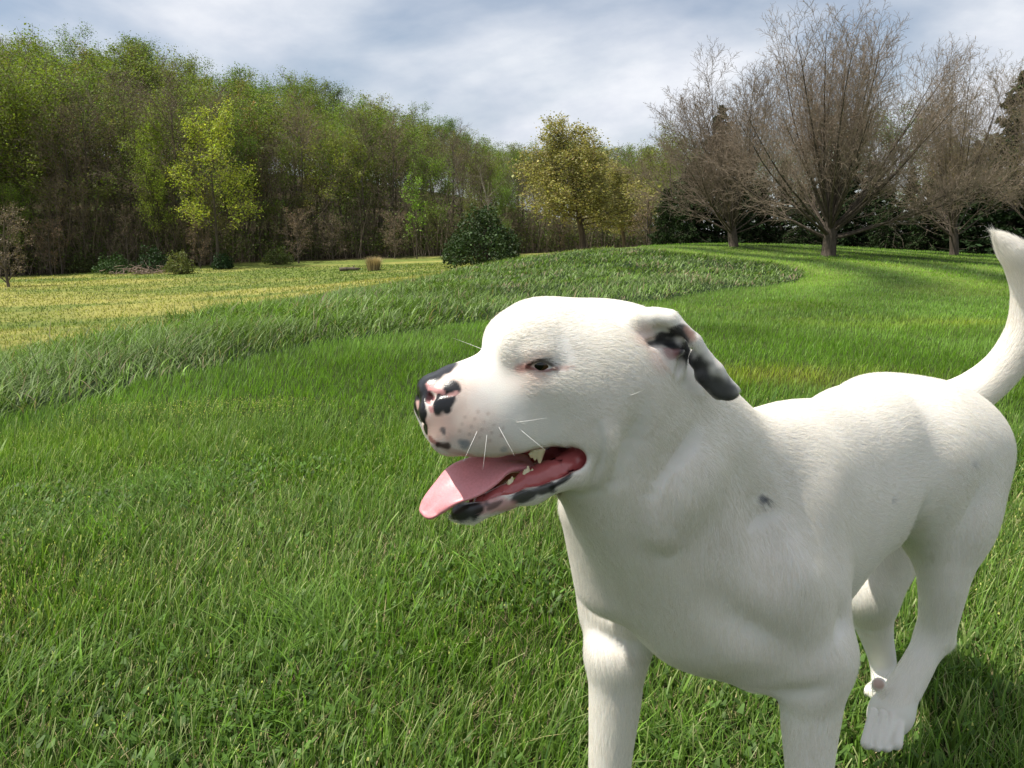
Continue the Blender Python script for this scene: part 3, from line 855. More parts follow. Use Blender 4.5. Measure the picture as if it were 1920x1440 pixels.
def build_dog(fur_count=420000):
    D = dog_field()
    A = {}
    A['D0'] = Field(); A['D0'].prims = list(D.prims)
    A.update(dog_features(D))
    D1 = Field(); D1.prims = D.prims[:A['n_mouth'][0]]; A['D1'] = D1
    def axis(lo, hi, *fine):
        """coarse steps, with finer ones through the ranges of the head and of the near hind paw"""
        out = [lo]
        while out[-1] < hi:
            st = .0042
            for a, b, f in fine:
                if a <= out[-1] <= b: st = min(st, f)
            out.append(out[-1] + st)
        return np.array(out)
    ax = axis(-.16, 1.02, (-.12, .36, .0017), (.535, .645, .0022))
    ay = axis(.72, 1.66, (.76, 1.02, .0017), (1.18, 1.30, .0022))
    az = axis(-.02, .92, (.53, .80, .0017), (0, .14, .0025))
    V, Q = D.polygonize(ax, ay, az)
    # relax the grown surface: strongly over the body, hardly at all over head and paws
    N_ = len(V)
    E = np.concatenate([Q[:, [0, 1]], Q[:, [1, 2]], Q[:, [2, 3]], Q[:, [3, 0]]])
    deg = np.bincount(E.ravel(), minlength=N_).astype(float)
    hdist = np.minimum(np.linalg.norm(V - hp(900, 780, 0), axis=1) - .07, np.linalg.norm(V - hp(1180, 700, 0), axis=1))
    wgt = np.clip(.06 + .9 * smoothstep(.11, .20, hdist) * smoothstep(.12, .20, V[:, 2]), 0, .8)[:, None]
    for it in range(18):
        S_ = np.stack([np.bincount(E[:, 0], V[E[:, 1], c], N_) + np.bincount(E[:, 1], V[E[:, 0], c], N_) for c in range(3)], 1) / deg[:, None]
        if it < 2: V = V + (S_ - V) * np.maximum(wgt, .25) * .8
        else: V = V + (S_ - V) * np.where(wgt > .1, wgt, 0) * .8
    me = mesh_np("dog", V, [Q], smooth=True)
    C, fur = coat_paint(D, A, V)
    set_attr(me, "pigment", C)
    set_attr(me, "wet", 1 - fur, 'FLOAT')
    M = dog_materials()
    dog = link_mesh("dog", me, M['coat'])
    tag(dog, "white short-haired dog with a pink and black nose, panting on the lawn", "dog")
    G, K = dog_mouth_fields()
    link_mesh("tongue", tongue_mesh(), M['tongue'], dog)
    o = H_O
    lo, hi = hp(1000, 900) - .2, hp(1000, 900) + .2
    lo[2], hi[2] = o[2] - .20, o[2] - .02
    lo[1], hi[1] = o[1] - .13, o[1] + .10
    for nm, f, mt in (("gum", G, 'gum'),):
        m_, _ = field_mesh(nm, f, lo, hi, .0015)
        link_mesh(nm, m_, M[mt], dog)
    for f, b in K:
        m_, _ = field_mesh("tooth", f, b - .016, b + .016, .0010)
        link_mesh("tooth", m_, M['tooth'], dog)
    for s in (1, -1):
        c, nr = A['eye_c'], A['eye_n']
        if s < 0:
            c = c - 2 * ((c - H_O) @ HL) * HL; nr = nr - 2 * (nr @ HL) * HL
        import bmesh
        bm = bmesh.new(); bmesh.ops.create_uvsphere(bm, u_segments=32, v_segments=24, radius=1.0)
        em = bpy.data.meshes.new("eye"); bm.to_mesh(em); bm.free()
        em.polygons.foreach_set("use_smooth", np.ones(len(em.polygons), dtype=bool))
        eo = link_mesh("eye", em, M['eye'], dog)
        look = unit(nr + HF * .35 - HZ * .05)
        eo.rotation_euler = Vector(look).to_track_quat('Z', 'Y').to_euler()
        eo.location = c; eo.scale = [A['eye_r']] * 3
    # ---- fur
    rng = np.random.default_rng(5)
    P0, P1, P2, P3 = (V[Q[:, i]] for i in range(4))
    n = np.cross(P2 - P0, P3 - P1); area = np.linalg.norm(n, axis=1) / 2
    n = n / (2 * area[:, None] + 1e-12)
    cen = (P0 + P1 + P2 + P3) / 4
    ff = fur[Q].mean(1)
    toC = np.array([0, 0, CAM_H]) - cen; dist = np.linalg.norm(toC, axis=1)
    dens = area * np.clip(ff, 0, 1) / dist ** 1.2
    dens[cen[:, 2] < .0] = 0
    headd = np.linalg.norm(cen - hp(1010, 720, 0), axis=1)
    dens *= 1 + 1.2 * (1 - smoothstep(.13, .20, headd))
    pick = rng.choice(len(Q), fur_count, p=dens / dens.sum())
    u, v = rng.random(fur_count)[:, None], rng.random(fur_count)[:, None]
    roots = P0[pick] * (1 - u) * (1 - v) + P1[pick] * u * (1 - v) + P2[pick] * u * v + P3[pick] * (1 - u) * v
    nr = n[pick]
    fl = flow_field(D, cen)[pick]
    wob = np.stack([vnoise(roots, 9, 7), vnoise(roots, 9, 8), vnoise(roots, 9, 9)], 1) * .20 + rng.normal(0, .12, (fur_count, 3))
    fl = fl + wob
    fl = fl - (fl * nr).sum(1, keepdims=True) * nr
    fl /= np.linalg.norm(fl, axis=1, keepdims=True) + 1e-9
    hd = np.linalg.norm(roots - hp(1010, 720, 0), axis=1)
    muz = np.linalg.norm(roots - hp(860, 780, 0), axis=1)
    L = .0062 + .0050 * smoothstep(.10, .24, hd)
    L = L + (.0034 - L) * (1 - smoothstep(.055, .12, muz))
    tp = np.array([at(1895, 620, 1.47), at(1905, 480, 1.45)])
    tl = seg_dist(roots, tp[0], tp[1])
    ed = seg_dist(roots, hp(1240, 600, .064), hp(1365, 735, .072))
    L = np.where(ed < .028, .0036, L)
    L = np.where(roots[:, 2] < .13, .0030, L)
    L = L + .007 * smoothstep(.14, .05, tl)
    L *= .7 + .6 * rng.random(fur_count)
    col = C[Q[pick, 0]] * (1 + rng.normal(0, .03, (fur_count, 1)))
    lum = col.mean(1, keepdims=True)
    col = np.clip(col * (1 + .30 * smoothstep(.4, .65, lum)), .006, .975)
    rd = np.full(fur_count, .000115) * (.7 + .6 * rng.random(fur_count)) * (.7 + .3 * smoothstep(.055, .12, muz))
    hair_object("fur", roots - nr * .0004, fl, nr, L, rd, col, M['fur'], dog, nseg=3, lift=.16, curl=.25)
    # whiskers
    W0 = [(895, 808, -.25, -.5), (913, 815, -.1, -.75), (985, 796, -.5, .3), (975, 805, .5, -.35), (968, 792, .7, .2), 
          (935, 800, .3, -.5), (1180, 742, .35, .25), (905, 655, -.6, .2)]
    wr, wd, wn_, wlen = [], [], [], []
    for px, py, fx, fz in W0:
        p = march(D, px, py)
        if p is None: continue
        wr.append(p); wd.append(unit(np.array([fx, -.25, fz]))); wn_.append(surf_normal(D, p)); wlen.append(.030 if px < 1100 else .016)
    wr, wd, wn_, wlen = map(np.array, (wr, wd, wn_, wlen))
    hair_object("whisker", wr, wd, wn_, wlen, np.full(len(wr), .00022), np.full((len(wr), 3), .85), M['whisker'], dog, nseg=6, lift=.35, curl=.2)
    return dog

# ------------------------------------------------------------------ terrain
T_Y = [1, 2, 4, 8, 12, 16, 20, 25, 30, 35, 40, 50, 65, 85, 110, 160, 260, 600, 1500]
T_COL = {
    -700: [0, 0, -.05, -.30, -.8, -1.4, -1.85, -2.1, -2.1, -2.1, -2.1, -2.1, -2.1, -1.6, 3, 14, 24, 28, 28],
    0: [0, 0, -.01, -.22, -.62, -1.25, -1.75, -2.0, -2.1, -2.12, -2.12, -2.12, -2.1, -1.9, 3.5, 15, 29, 33, 33],
    400: [0, 0, 0, -.03, -.14, -.42, -.88, -1.4, -1.75, -1.85, -1.86, -1.8, -1.65, -1.4, 2.5, 12, 23, 27, 27],
    800: [0, 0, 0, 0, 0, -.03, -.08, -.17, -.32, -.55, -.8, -1.05, -1.0, -.95, 2, 8.5, 17, 22, 22],
    1000: [0, 0, 0, 0, .01, .03, .09, .22, .37, .38, .2, -.2, -.5, -.5, 1, 5, 10, 14, 14],
    1200: [0, 0, 0, .02, .05, .10, .19, .40, .68, .85, .75, .4, .2, .1, .1, 1, 3, 5, 5],
    1400: [0, 0, 0, 0, .02, .04, .08, .25, .44, .68, .97, .7, .3, .1, 0, 1, 3, 5, 5],
    1550: [0, 0, 0, 0, 0, .03, .09, .30, .50, .66, .73, .5, .2, 0, 0, 1, 3, 5, 5],
    1920: [0, 0, 0, 0, 0, .02, .05, .18, .27, .25, .15, -.2, -.3, -.3, 0, 1, 3, 5, 5],
    2700: [0, 0, 0, 0, 0, 0, .02, .05, .05, 0, -.1, -.2, -.3, -.3, 0, 1, 3, 5, 5]}
_pxk = np.array(sorted(T_COL)); _lyk = np.log(T_Y)
_pg = np.arange(-2500, 4500, 20.0); _lg = np.linspace(0, math.log(1500), 260)
_tab = np.array([np.interp(_lg, _lyk, T_COL[p]) for p in _pxk])
_tab = np.array([np.interp(_pg, _pxk, _tab[:, j]) for j in range(len(_lg))]).T
def _gs(a, ax, s):
    k = np.exp(-np.arange(-3 * s, 3 * s + 1) ** 2 / (2 * s * s)); k /= k.sum()
    pad = [(0, 0), (0, 0)]; pad[ax] = (3 * s, 3 * s)
    return np.apply_along_axis(lambda v: np.convolve(v, k, 'valid'), ax, np.pad(a, pad, mode='edge'))
_tab = _gs(_gs(_tab, 1, 3), 0, 5)

def polar(x, y):
    yy = np.maximum(y, 1.0)
    px = 960 + F_PX * np.clip(x / (yy * .99), -2.1, 2.1)
    return px, yy

def ground_z(x, y):
    x = np.asarray(x, float); y = np.asarray(y, float)
    px, yy = polar(x, y)
    i = np.clip((px - _pg[0]) / 20.0, 0, len(_pg) - 1.001); j = np.clip(np.log(yy) / (_lg[1] - _lg[0]), 0, len(_lg) - 1.001)
    i0 = i.astype(int); j0 = j.astype(int); fi = i - i0; fj = j - j0
    z = _tab[i0, j0] * (1 - fi) * (1 - fj) + _tab[i0 + 1, j0] * fi * (1 - fj) + _tab[i0, j0 + 1] * (1 - fi) * fj + _tab[i0 + 1, j0 + 1] * fi * fj
    P = np.stack([x.ravel(), y.ravel()], 1)
    n = vnoise(P, .45, 11).reshape(x.shape) * .02 + vnoise(P, .12, 12).reshape(x.shape) * .05 * smoothstep(6, 20, y)
    return z + n

def ground_hit(px, py, y0=1.0, y1=200):
    d = ray(px, py)
    Y = np.exp(np.linspace(math.log(y0), math.log(y1), 1500))
    x = d[0] / d[1] * Y; z = CAM_H + d[2] / d[1] * Y
    k = np.nonzero(z < ground_z(x, Y))[0]
    if not len(k): return None
    return np.array([x[k[0]], Y[k[0]], float(ground_z(x[k[0]], Y[k[0]]))])

LOW = [(-60, 806), (0, 790), (200, 745), (400, 690), (560, 656), (700, 633), (800, 619), (1000, 592), (1250, 561), (1490, 531), (1506, 520)]
UPP = [(0, 676), (208, 636), (375, 601), (500, 577), (625, 554), (792, 526)]
_low = [ground_hit(*p) for p in LOW]; _upp = [ground_hit(*p) for p in UPP]
_upr = [ground_hit(*p) for p in [(1190, 466), (1250, 472), (1350, 483), (1450, 494), (1500, 510)]]
def _pxof(p): return 960 + F_PX * p[0] / (p[1] * .99)
_low = [p for p in _low if p is not None]; _upp = [p for p in _upp if p is not None]; _upr = [p for p in _upr if p is not None]
LOWC = (np.array([-2000, -800] + [_pxof(p) for p in _low] + [1520]), np.array([2.2, 3.0] + [p[1] for p in _low] + [30]))
UPC = (np.array([-2000, -600] + [_pxof(p) for p in _upp] + [860, 1000, 1150] + [_pxof(p) for p in _upr]),
       np.array([9, 10] + [p[1] for p in _upp] + [34, 33.5, 33] + [p[1] for p in _upr]))
print("strip", [round(float(v), 1) for v in LOWC[1]], [round(float(v), 1) for v in UPC[1]])

def zones(x, y):
    """tall grass, meadow, woodland floor weights at (x, y)"""
    px, yy = polar(x, y)
    P = np.stack([np.ravel(x), np.ravel(y)], 1)
    w = vnoise(P, 1.3, 21).reshape(np.shape(x)) * .35 + vnoise(P, 4, 22).reshape(np.shape(x)) * .12
    yl = np.interp(px, *LOWC); yu = np.interp(px, *UPC)
    e = .11 * yy ** .5
    tall = smoothstep(-e, e, y - yl + w * .5) * (1 - smoothstep(-2 * e, 2 * e, y - yu + w))
    tall = tall * (px < 1515)
    mead = smoothstep(-2 * e, 2 * e, y - yu + w) * (1 - smoothstep(1150, 1240, px))
    wx = vnoise(P, .15, 23).reshape(np.shape(x)) * 2.5
    yf = np.interp(px, [-2000, -400, 0, 300, 600, 900, 1150, 1240, 1300, 1600, 2000, 3000], [55, 66, 73, 78, 84, 86, 88, 60, 46, 45, 41, 38])
    wood = smoothstep(-1.5, 2.5, y - yf + wx)
    return tall, mead * (1 - wood), wood

def strip_distance(x, y):
    """metres from the rounded end of the unmown strip: the mower's passes follow it"""
    pts = [np.array(p[:2]) for p in _low[-5:]] + [np.array(p[:2]) for p in _upr[::-1]] + [np.array([_upr[0][0] - 6, _upr[0][1] + 3.0])]
    P = np.stack([np.ravel(x), np.ravel(y)], 1)
    d = np.min([seg_dist(P, a, b) for a, b in zip(pts[:-1], pts[1:])], axis=0)
    return d.reshape(np.shape(x))

def lawn_tone(x, y):
    """(n,3) colour multipliers over the lawn: mowing stripes, dry and lush patches"""
    P = np.stack([x, y], 1)
    px, yy = polar(x, y)
    n1 = vnoise(P, .35, 31); n2 = vnoise(P, 1.1, 32); n3 = vnoise(P, 3.2, 33)
    d = strip_distance(x, y)
    st = np.sin(2 * math.pi * (d + .35 * n1) / 2.5) * smoothstep(13, 18, y) * smoothstep(1180, 1300, px) * (1 - smoothstep(20, 26, d))
    st2 = np.sin(2 * math.pi * (d + .2 * n1) / 3.4) * smoothstep(4, 7, y) * (1 - smoothstep(15, 20, y)) * .6
    t = 1 + .11 * n1 + .09 * n2 + .07 * n3 + .50 * st + .28 * st2
    dry = smoothstep(.45, .95, vnoise(P, .55, 34) + .3 * n2) * .3
    c = np.stack([t * (1 + .25 * dry + .10 * st), t * (1 + .02 * dry + .02 * st), t * (1 - .1 * dry)], 1)
    # two straw-coloured worn patches and a weedy pale band
    for (qx, qy, rx, ry, am) in ((1712, 606, 1.6, .55, .45), (1560, 722, .9, .35, .35), (1430, 700, .8, .30, .4)):
        g = ground_hit(qx, qy)
        q = np.exp(-(((x - g[0]) / rx) ** 2 + ((y - g[1]) / ry) ** 2)) * am * np.clip(.7 + .6 * n3 + .4 * n2, 0, 1)
        c = c * (1 - q[:, None]) + c * np.array([2.1, 1.15, .9]) * q[:, None]
    return c

def build_ground():
    th = np.concatenate([np.linspace(-math.pi, -1.0, 60)[:-1], np.linspace(-1.0, 1.0, 560), np.linspace(1.0, math.pi, 60)[1:]])
    r = np.concatenate([[.02, .25, .5, .75], np.exp(np.linspace(math.log(1.0), math.log(1600), 520))])
    R, TH = np.meshgrid(r, th, indexing='ij')
    X, Y = R * np.sin(TH), R * np.cos(TH)
    # behind the camera the lawn simply goes on
    Z = ground_z(X, Y) * smoothstep(-.2, 1.0, Y / np.maximum(R, .1) * 3 + .4)
    V = np.stack([X, Y, Z], -1).reshape(-1, 3)
    nr, nt = R.shape
    a = (np.arange(nr - 1)[:, None] * nt + np.arange(nt - 1)[None]).ravel()
    F = np.stack([a, a + 1, a + nt + 1, a + nt], 1)[:, ::-1]
    me = mesh_np("ground", V, [F], smooth=True)
    x, y = V[:, 0], V[:, 1]
    tall, mead, wood = zones(x, y)
    lawn = (np.array([.040, .062, .0135]) + np.array([.048, .070, .014]) * smoothstep(3, 14, y)[:, None]) * lawn_tone(x, y)  # turf greens with distance; also painted brighter to even out the light
    P = V[:, :2]
    C = lawn
    C = C * (1 - tall[:, None]) + np.array([.018, .034, .010]) * tall[:, None]
    # hay meadow: yellow swathes between greener ones, lying across the view
    sw = vnoise(np.stack([x * .05 + y * .01, y * .30 - x * .06], 1), 1.0, 41) + .35 * vnoise(P, .5, 42) + .25 * vnoise(np.stack([x * .3, y * 1.6], 1), 1.0, 43)
    k = smoothstep(-.55, .25, sw)[:, None]
    mc = np.array([.15, .19, .045]) * (1 - k) + np.array([.31, .295, .085]) * k
    mc = mc * (1 + .16 * vnoise(P, 2.5, 44)[:, None])
    C = C * (1 - mead[:, None]) + mc * mead[:, None]
    wc = np.array([.060, .045, .026]) * (1 + .3 * vnoise(P, .8, 45)[:, None]) * (1 - .0) 
    gr = smoothstep(.1, .6, vnoise(P, .3, 46))[:, None]
    wc = wc * (1 - .5 * gr) + np.array([.045, .075, .016]) * .5 * gr
    C = C * (1 - wood[:, None]) + wc * wood[:, None]
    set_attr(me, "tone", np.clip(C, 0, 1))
    m, n, l, b = new_mat("turf_soil")
    at_ = n.new("ShaderNodeAttribute"); at_.attribute_name = "tone"
    tc = n.new("ShaderNodeTexCoord")
    nz = n.new("ShaderNodeTexNoise"); nz.inputs['Scale'].default_value = 38; nz.inputs['Detail'].default_value = 8; nz.inputs['Roughness'].default_value = .7
    l.new(tc.outputs['Object'], nz.inputs['Vector'])
    nz2 = n.new("ShaderNodeTexNoise"); nz2.inputs['Scale'].default_value = 5; nz2.inputs['Detail'].default_value = 6
    l.new(tc.outputs['Object'], nz2.inputs['Vector'])
    r1 = n.new("ShaderNodeMapRange"); r1.inputs['From Min'].default_value = .3; r1.inputs['From Max'].default_value = .7
    r1.inputs['To Min'].default_value = .45; r1.inputs['To Max'].default_value = 1.55
    l.new(nz.outputs[0], r1.inputs['Value'])
    r2 = n.new("ShaderNodeMapRange"); r2.inputs['From Min'].default_value = .3; r2.inputs['From Max'].default_value = .7
    r2.inputs['To Min'].default_value = .75; r2.inputs['To Max'].default_value = 1.25
    l.new(nz2.outputs[0], r2.inputs['Value'])
    mu = n.new("ShaderNodeMath"); mu.operation = 'MULTIPLY'; l.new(r1.outputs[0], mu.inputs[0]); l.new(r2.outputs[0], mu.inputs[1])
    vm = n.new("ShaderNodeVectorMath"); vm.operation = 'SCALE'
    l.new(at_.outputs['Color'], vm.inputs[0]); l.new(mu.outputs[0], vm.inputs['Scale'])
    l.new(vm.outputs[0], b.inputs['Base Color'])
    b.inputs['Roughness'].default_value = .95; b.inputs['Specular IOR Level'].default_value = .1
    bu = n.new("ShaderNodeBump"); bu.inputs['Strength'].default_value = .9; bu.inputs['Distance'].default_value = .05
    l.new(nz.outputs[0], bu.inputs['Height']); l.new(bu.outputs[0], b.inputs['Normal'])
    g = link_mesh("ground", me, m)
    tag(g, "grassy ground rolling from the mown lawn down to a hay meadow and the wood", kind="structure")
    return g

# ------------------------------------------------------------------ grass
def blade_mesh(name, base, az, h, w, lean, bend, col, segs, tipcol=None, flat_tip=0.0):
    """blades as narrow bent ribbons; col (n,3); returns mesh with a 'tone' attribute"""
    N = len(base)
    t = np.linspace(0, 1, segs + 1)
    dx, dy = np.cos(az), np.sin(az)
    rows = []
    for i, tt in enumerate(t):
        out = lean * tt + bend * tt ** 2.2
        c = base + np.stack([dx * out * h, dy * out * h, h * (tt - .32 * np.clip(bend, 0, 2) * tt ** 3)], 1)
        ww = w * (1 - tt ** 1.6 * (1 - flat_tip)) * (.75 + .5 * (1 - tt)) * .5
        s = np.stack([-dy * ww, dx * ww, np.zeros(N)], 1)
        if i == segs and np.isscalar(flat_tip) and flat_tip == 0: rows.append(c[:, None])
        else: rows.append(np.stack([c - s, c + s], 1))
    V = np.concatenate(rows, 1); k = V.shape[1]
    off = np.arange(N)[:, None] * k
    quads = []; tris = []
    for i in range(segs):
        if i == segs - 1 and k % 2 == 1: tris.append(off + np.array([[2 * i, 2 * i + 1, 2 * i + 2]]))
        else: quads.append(off + np.array([[2 * i, 2 * i + 1, 2 * i + 3, 2 * i + 2]]))
    me = mesh_np(name, V.reshape(-1, 3), quads + tris)
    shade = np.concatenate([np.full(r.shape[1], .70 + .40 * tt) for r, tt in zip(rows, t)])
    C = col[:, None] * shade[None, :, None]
    if tipcol is not None:
        tw = np.concatenate([np.full(r.shape[1], tt ** 5) for r, tt in zip(rows, t)])[None, :, None]
        C = C * (1 - tw * tipcol[1][:, None, None]) + np.asarray(tipcol[0]) * tw * tipcol[1][:, None, None]
    return me, V.reshape(-1, 3), C.reshape(-1, 3)

def join_meshes(name, parts):
    """parts: (mesh, verts, colours) lists -> one mesh with tone"""
    Vs, Cs, loops, sizes, off = [], [], [], [], 0
    for me, V, C in parts:
        nl = np.empty(len(me.loops), np.int32); me.loops.foreach_get("vertex_index", nl)
        st = np.empty(len(me.polygons), np.int32); me.polygons.foreach_get("loop_total", st)
        loops.append(nl + off); sizes.append(st); Vs.append(V); Cs.append(C); off += len(V)
        bpy.data.meshes.remove(me)
    V = np.concatenate(Vs).astype(np.float32); L = np.concatenate(loops); S = np.concatenate(sizes)
    m = bpy.data.meshes.new(name)
    m.vertices.add(len(V)); m.vertices.foreach_set("co", V.ravel())
    m.loops.add(len(L)); m.loops.foreach_set("vertex_index", L)
    m.polygons.add(len(S)); m.polygons.foreach_set("loop_start", np.concatenate([[0], np.cumsum(S)[:-1]]).astype(np.int32))
    m.update(calc_edges=True)
    set_attr(m, "tone", np.clip(np.concatenate(Cs), 0, 1))
    return m

def leaf_material(name, trans=.35, rough=.5, spec=.35, gain=(1, 1, 1), tgain=(1.1, 1.25, .6)):
    m, n, l, b = new_mat(name)
    a = n.new("ShaderNodeAttribute"); a.attribute_name = "tone"
    g = n.new("ShaderNodeVectorMath"); g.operation = 'MULTIPLY'; g.inputs[1].default_value = gain
    l.new(a.outputs['Color'], g.inputs[0]); l.new(g.outputs[0], b.inputs['Base Color'])
    b.inputs['Roughness'].default_value = rough; b.inputs['Specular IOR Level'].default_value = spec
    if trans > 0:
        tr = n.new("ShaderNodeBsdfTranslucent"); g2 = n.new("ShaderNodeVectorMath"); g2.operation = 'MULTIPLY'; g2.inputs[1].default_value = tgain
        l.new(g.outputs[0], g2.inputs[0]); l.new(g2.outputs[0], tr.inputs[0])
        mx = n.new("ShaderNodeMixShader"); mx.inputs[0].default_value = trans
        l.new(b.outputs[0], mx.inputs[1]); l.new(tr.outputs[0], mx.inputs[2]); l.new(mx.outputs[0], n["Material Output"].inputs[0])
    return m

def build_grass(q=1.0):
    rng = np.random.default_rng(11)
    mat = leaf_material("grass_blade", .42, .5, .22)
    def scatter(x0, x1, y0, y1, dens):
        n = int((x1 - x0) * (y1 - y0) * dens * q)
        return rng.uniform(x0, x1, n), rng.uniform(y0, y1, n)
    def wedge(y0, y1, p0, p1, dens_fn, dmax):
        """points in the wedge between two photo columns, density by distance"""
        u0, u1 = (p0 - 960) / F_PX, (p1 - 960) / F_PX
        area = (u1 - u0) * (y1 ** 2 - y0 ** 2) / 2
        n = int(area * dmax * q)
        y = np.sqrt(rng.uniform(y0 ** 2, y1 ** 2, n)); u = rng.uniform(u0, u1, n)
        k = rng.random(n) < dens_fn(y) / dmax
        return (u * y)[k], y[k]
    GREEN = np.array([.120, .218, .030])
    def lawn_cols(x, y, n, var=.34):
        c = GREEN * (1 + .40 * smoothstep(2.6, 6.5, y))[:, None] * lawn_tone(x, y) * np.exp(rng.normal(-.03, var, (n, 1)))  # painted brighter with distance, standing in for light lost at grazing view
        yel = (rng.random(n) < .16)[:, None] * rng.random((n, 1))
        c = c * (1 - yel * .6) + np.array([.20, .27, .045]) * yel * .6
        blu = (rng.random(n) < .15)[:, None] * .5
        c = c * (1 - blu) + np.array([.07, .17, .05]) * blu
        return c
    parts = []
    # --- near lawn
    x, y = scatter(-2.7, 3.1, .45, 3.9, 12000)
    fz = 1 - smoothstep(3.0, 3.9, y)
    k = rng.random(len(x)) < .45 + .55 * fz
    x, y = x[k], y[k]; t_, m_, w_ = zones(x, y); k = t_ < .5; x, y = x[k], y[k]
    n = len(x); P = np.stack([x, y], 1)
    hgt = .057 * (1 + .35 * vnoise(P, 2.2, 51)) * np.exp(rng.normal(0, .28, n))
    hgt *= np.where(rng.random(n) < .03, 1.55, 1)
    az = vnoise(P, 1.6, 52) * 2.4 + rng.normal(0, 1.3, n)
    lean = np.abs(rng.normal(.22, .22, n)); bend = np.abs(rng.normal(.18, .25, n))
    wd = .0025 * np.exp(rng.normal(0, .38, n)); wd = np.where(rng.random(n) < .05, wd * 1.7, wd)
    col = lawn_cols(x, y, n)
    straw = rng.random(n) < .075 * (1 + vnoise(P, 1.5, 53))
    col[straw] = np.array([.42, .36, .18]) * np.exp(rng.normal(0, .25, (straw.sum(), 1))); hgt[straw] *= .55; lean[straw] += .8
    base = np.stack([x, y, ground_z(x, y) - .004], 1)
    cut = (rng.random(n) < .30) & ~straw
    for sel, ft in ((~cut, 0.0), (cut, .45)):
        tip = (np.array([.55, .58, .28]), np.where(rng.random(sel.sum()) < (.75 if ft else .1), .8, .05))
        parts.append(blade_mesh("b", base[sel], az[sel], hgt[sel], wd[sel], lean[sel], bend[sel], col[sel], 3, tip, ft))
    # thatch and short dead stems low down
    x, y = scatter(-1.8, 2.2, .9, 3.0, 1500); n = len(x)
    parts.append(blade_mesh("b", np.stack([x, y, ground_z(x, y) + .004], 1), rng.uniform(0, 6.3, n), np.full(n, .028), np.full(n, .0022),
                            rng.uniform(.8, 2.0, n), rng.normal(0, .3, n), np.array([.34, .27, .15]) * np.exp(rng.normal(0, .35, (n, 1))), 2))
    # tiny seed heads and weed flowers
    x, y = scatter(-2.2, 2.4, .9, 4.5, 2600)
    k = rng.random(len(x)) < smoothstep(-.3, .8, vnoise(np.stack([x, y], 1), 1.4, 54)) * .9 + .1
    x, y = x[k], y[k]; n = len(x)
    z = ground_z(x, y) + .055 * np.exp(rng.normal(0, .25, n))
    parts.append(blade_mesh("b", np.stack([x, y, z], 1), rng.uniform(0, 6.3, n), np.full(n, .0045), np.full(n, .0030) * rng.uniform(.6, 1.4, n),
                            rng.uniform(0, .8, n), np.zeros(n), np.array([.50, .50, .16]) * np.exp(rng.normal(0, .25, (n, 1))), 1, None, .9))
    # coarser tufts standing out of the lawn, some flattened
    spots = [(600, 1190, .16), (1450, 1330, .10), (330, 930, .20), (1690, 1250, .12), (190, 1010, .16), (820, 1240, .12), (930, 1100, .10), (520, 1350, .10), (1260, 1420, .10), (60, 1300, .12)]
    bx, ba, bl = [], [], []
    for sx, sy, rr in spots:
        g = ground_hit(sx, sy); m_ = int(130 * (rr / .12) ** 2)
        qq = rng.normal(0, rr * .5, (m_, 2)); bx.append(g[:2] + qq); ba.append(np.full(m_, rng.uniform(0, 6.3)) + rng.normal(0, .7, m_)); bl.append(np.full(m_, rng.uniform(.3, .9)))
    for i in range(170):
        gx, gy = rng.uniform(-2.0, 2.2), rng.uniform(1.0, 3.8); m_ = int(rng.integers(5, 16))
        qq = rng.normal(0, .012, (m_, 2)); bx.append(np.array([gx, gy]) + qq); ba.append(rng.uniform(0, 6.3, m_)); bl.append(rng.uniform(.2, .6, m_))
    # blades standing up in front of the near hind paw
    for fx, fy in [(rng.uniform(.50, .68), rng.uniform(1.13, 1.25)) for _ in range(26)]:
        bx.append(np.array([[fx, fy]])); ba.append(rng.uniform(0, 6.3, 1)); bl.append(np.array([rng.uniform(.1, .5)]))
    bx, ba, bl = np.concatenate(bx), np.concatenate(ba), np.concatenate(bl); n = len(bx)
    cc = np.array([.13, .24, .035]) * np.exp(rng.normal(0, .3, (n, 1)))
    parts.append(blade_mesh("b", np.stack([bx[:, 0], bx[:, 1], ground_z(bx[:, 0], bx[:, 1]) - .004], 1), ba, .084 * np.exp(rng.normal(0, .22, n)), .0038 * np.exp(rng.normal(0, .25, n)),
                            bl * rng.uniform(.5, 1.3, n), np.abs(rng.normal(.5, .4, n)), cc, 5))
    # clover and other broad little leaves between the blades
    x, y = scatter(-2.0, 2.3, .9, 3.4, 3200)
    k = vnoise(np.stack([x, y], 1), 1.9, 57) + rng.normal(0, .25, len(x)) > .28; x, y = x[k], y[k]; n = len(x)
    parts.append(blade_mesh("b", np.stack([x, y, ground_z(x, y) + rng.uniform(.012, .040, n)], 1), rng.uniform(0, 6.3, n), np.full(n, .010), np.full(n, .0095) * rng.uniform(.6, 1.3, n),
                            rng.uniform(.8, 2.2, n), np.zeros(n), np.array([.10, .19, .035]) * np.exp(rng.normal(0, .3, (n, 1))), 2, None, .5))
    # --- middle and far lawn
    for (y0, y1, dfun, dmax, hh, ww, sg) in ((3.3, 9.0, lambda v: 3900 * (3.3 / v) ** 1.25, 3900, .058, .0040, 2),
                                             (8.5, 20.0, lambda v: 1000 * (8.5 / v) ** 1.7, 1000, .050, .0080, 1),
                                             (19.5, 42.0, lambda v: 120 * (19.5 / v) ** 1.4, 120, .055, .018, 1)):
        x, y = wedge(y0, y1, -600, 2600, dfun, dmax)
        t_, m_, w_ = zones(x, y); k = (t_ < .5) & (m_ < .5) & (w_ < .5); x, y = x[k], y[k]; n = len(x)
        P = np.stack([x, y], 1)
        hg = hh * (1 + .25 * vnoise(P, 1.6, 55)) * np.exp(rng.normal(0, .25, n))
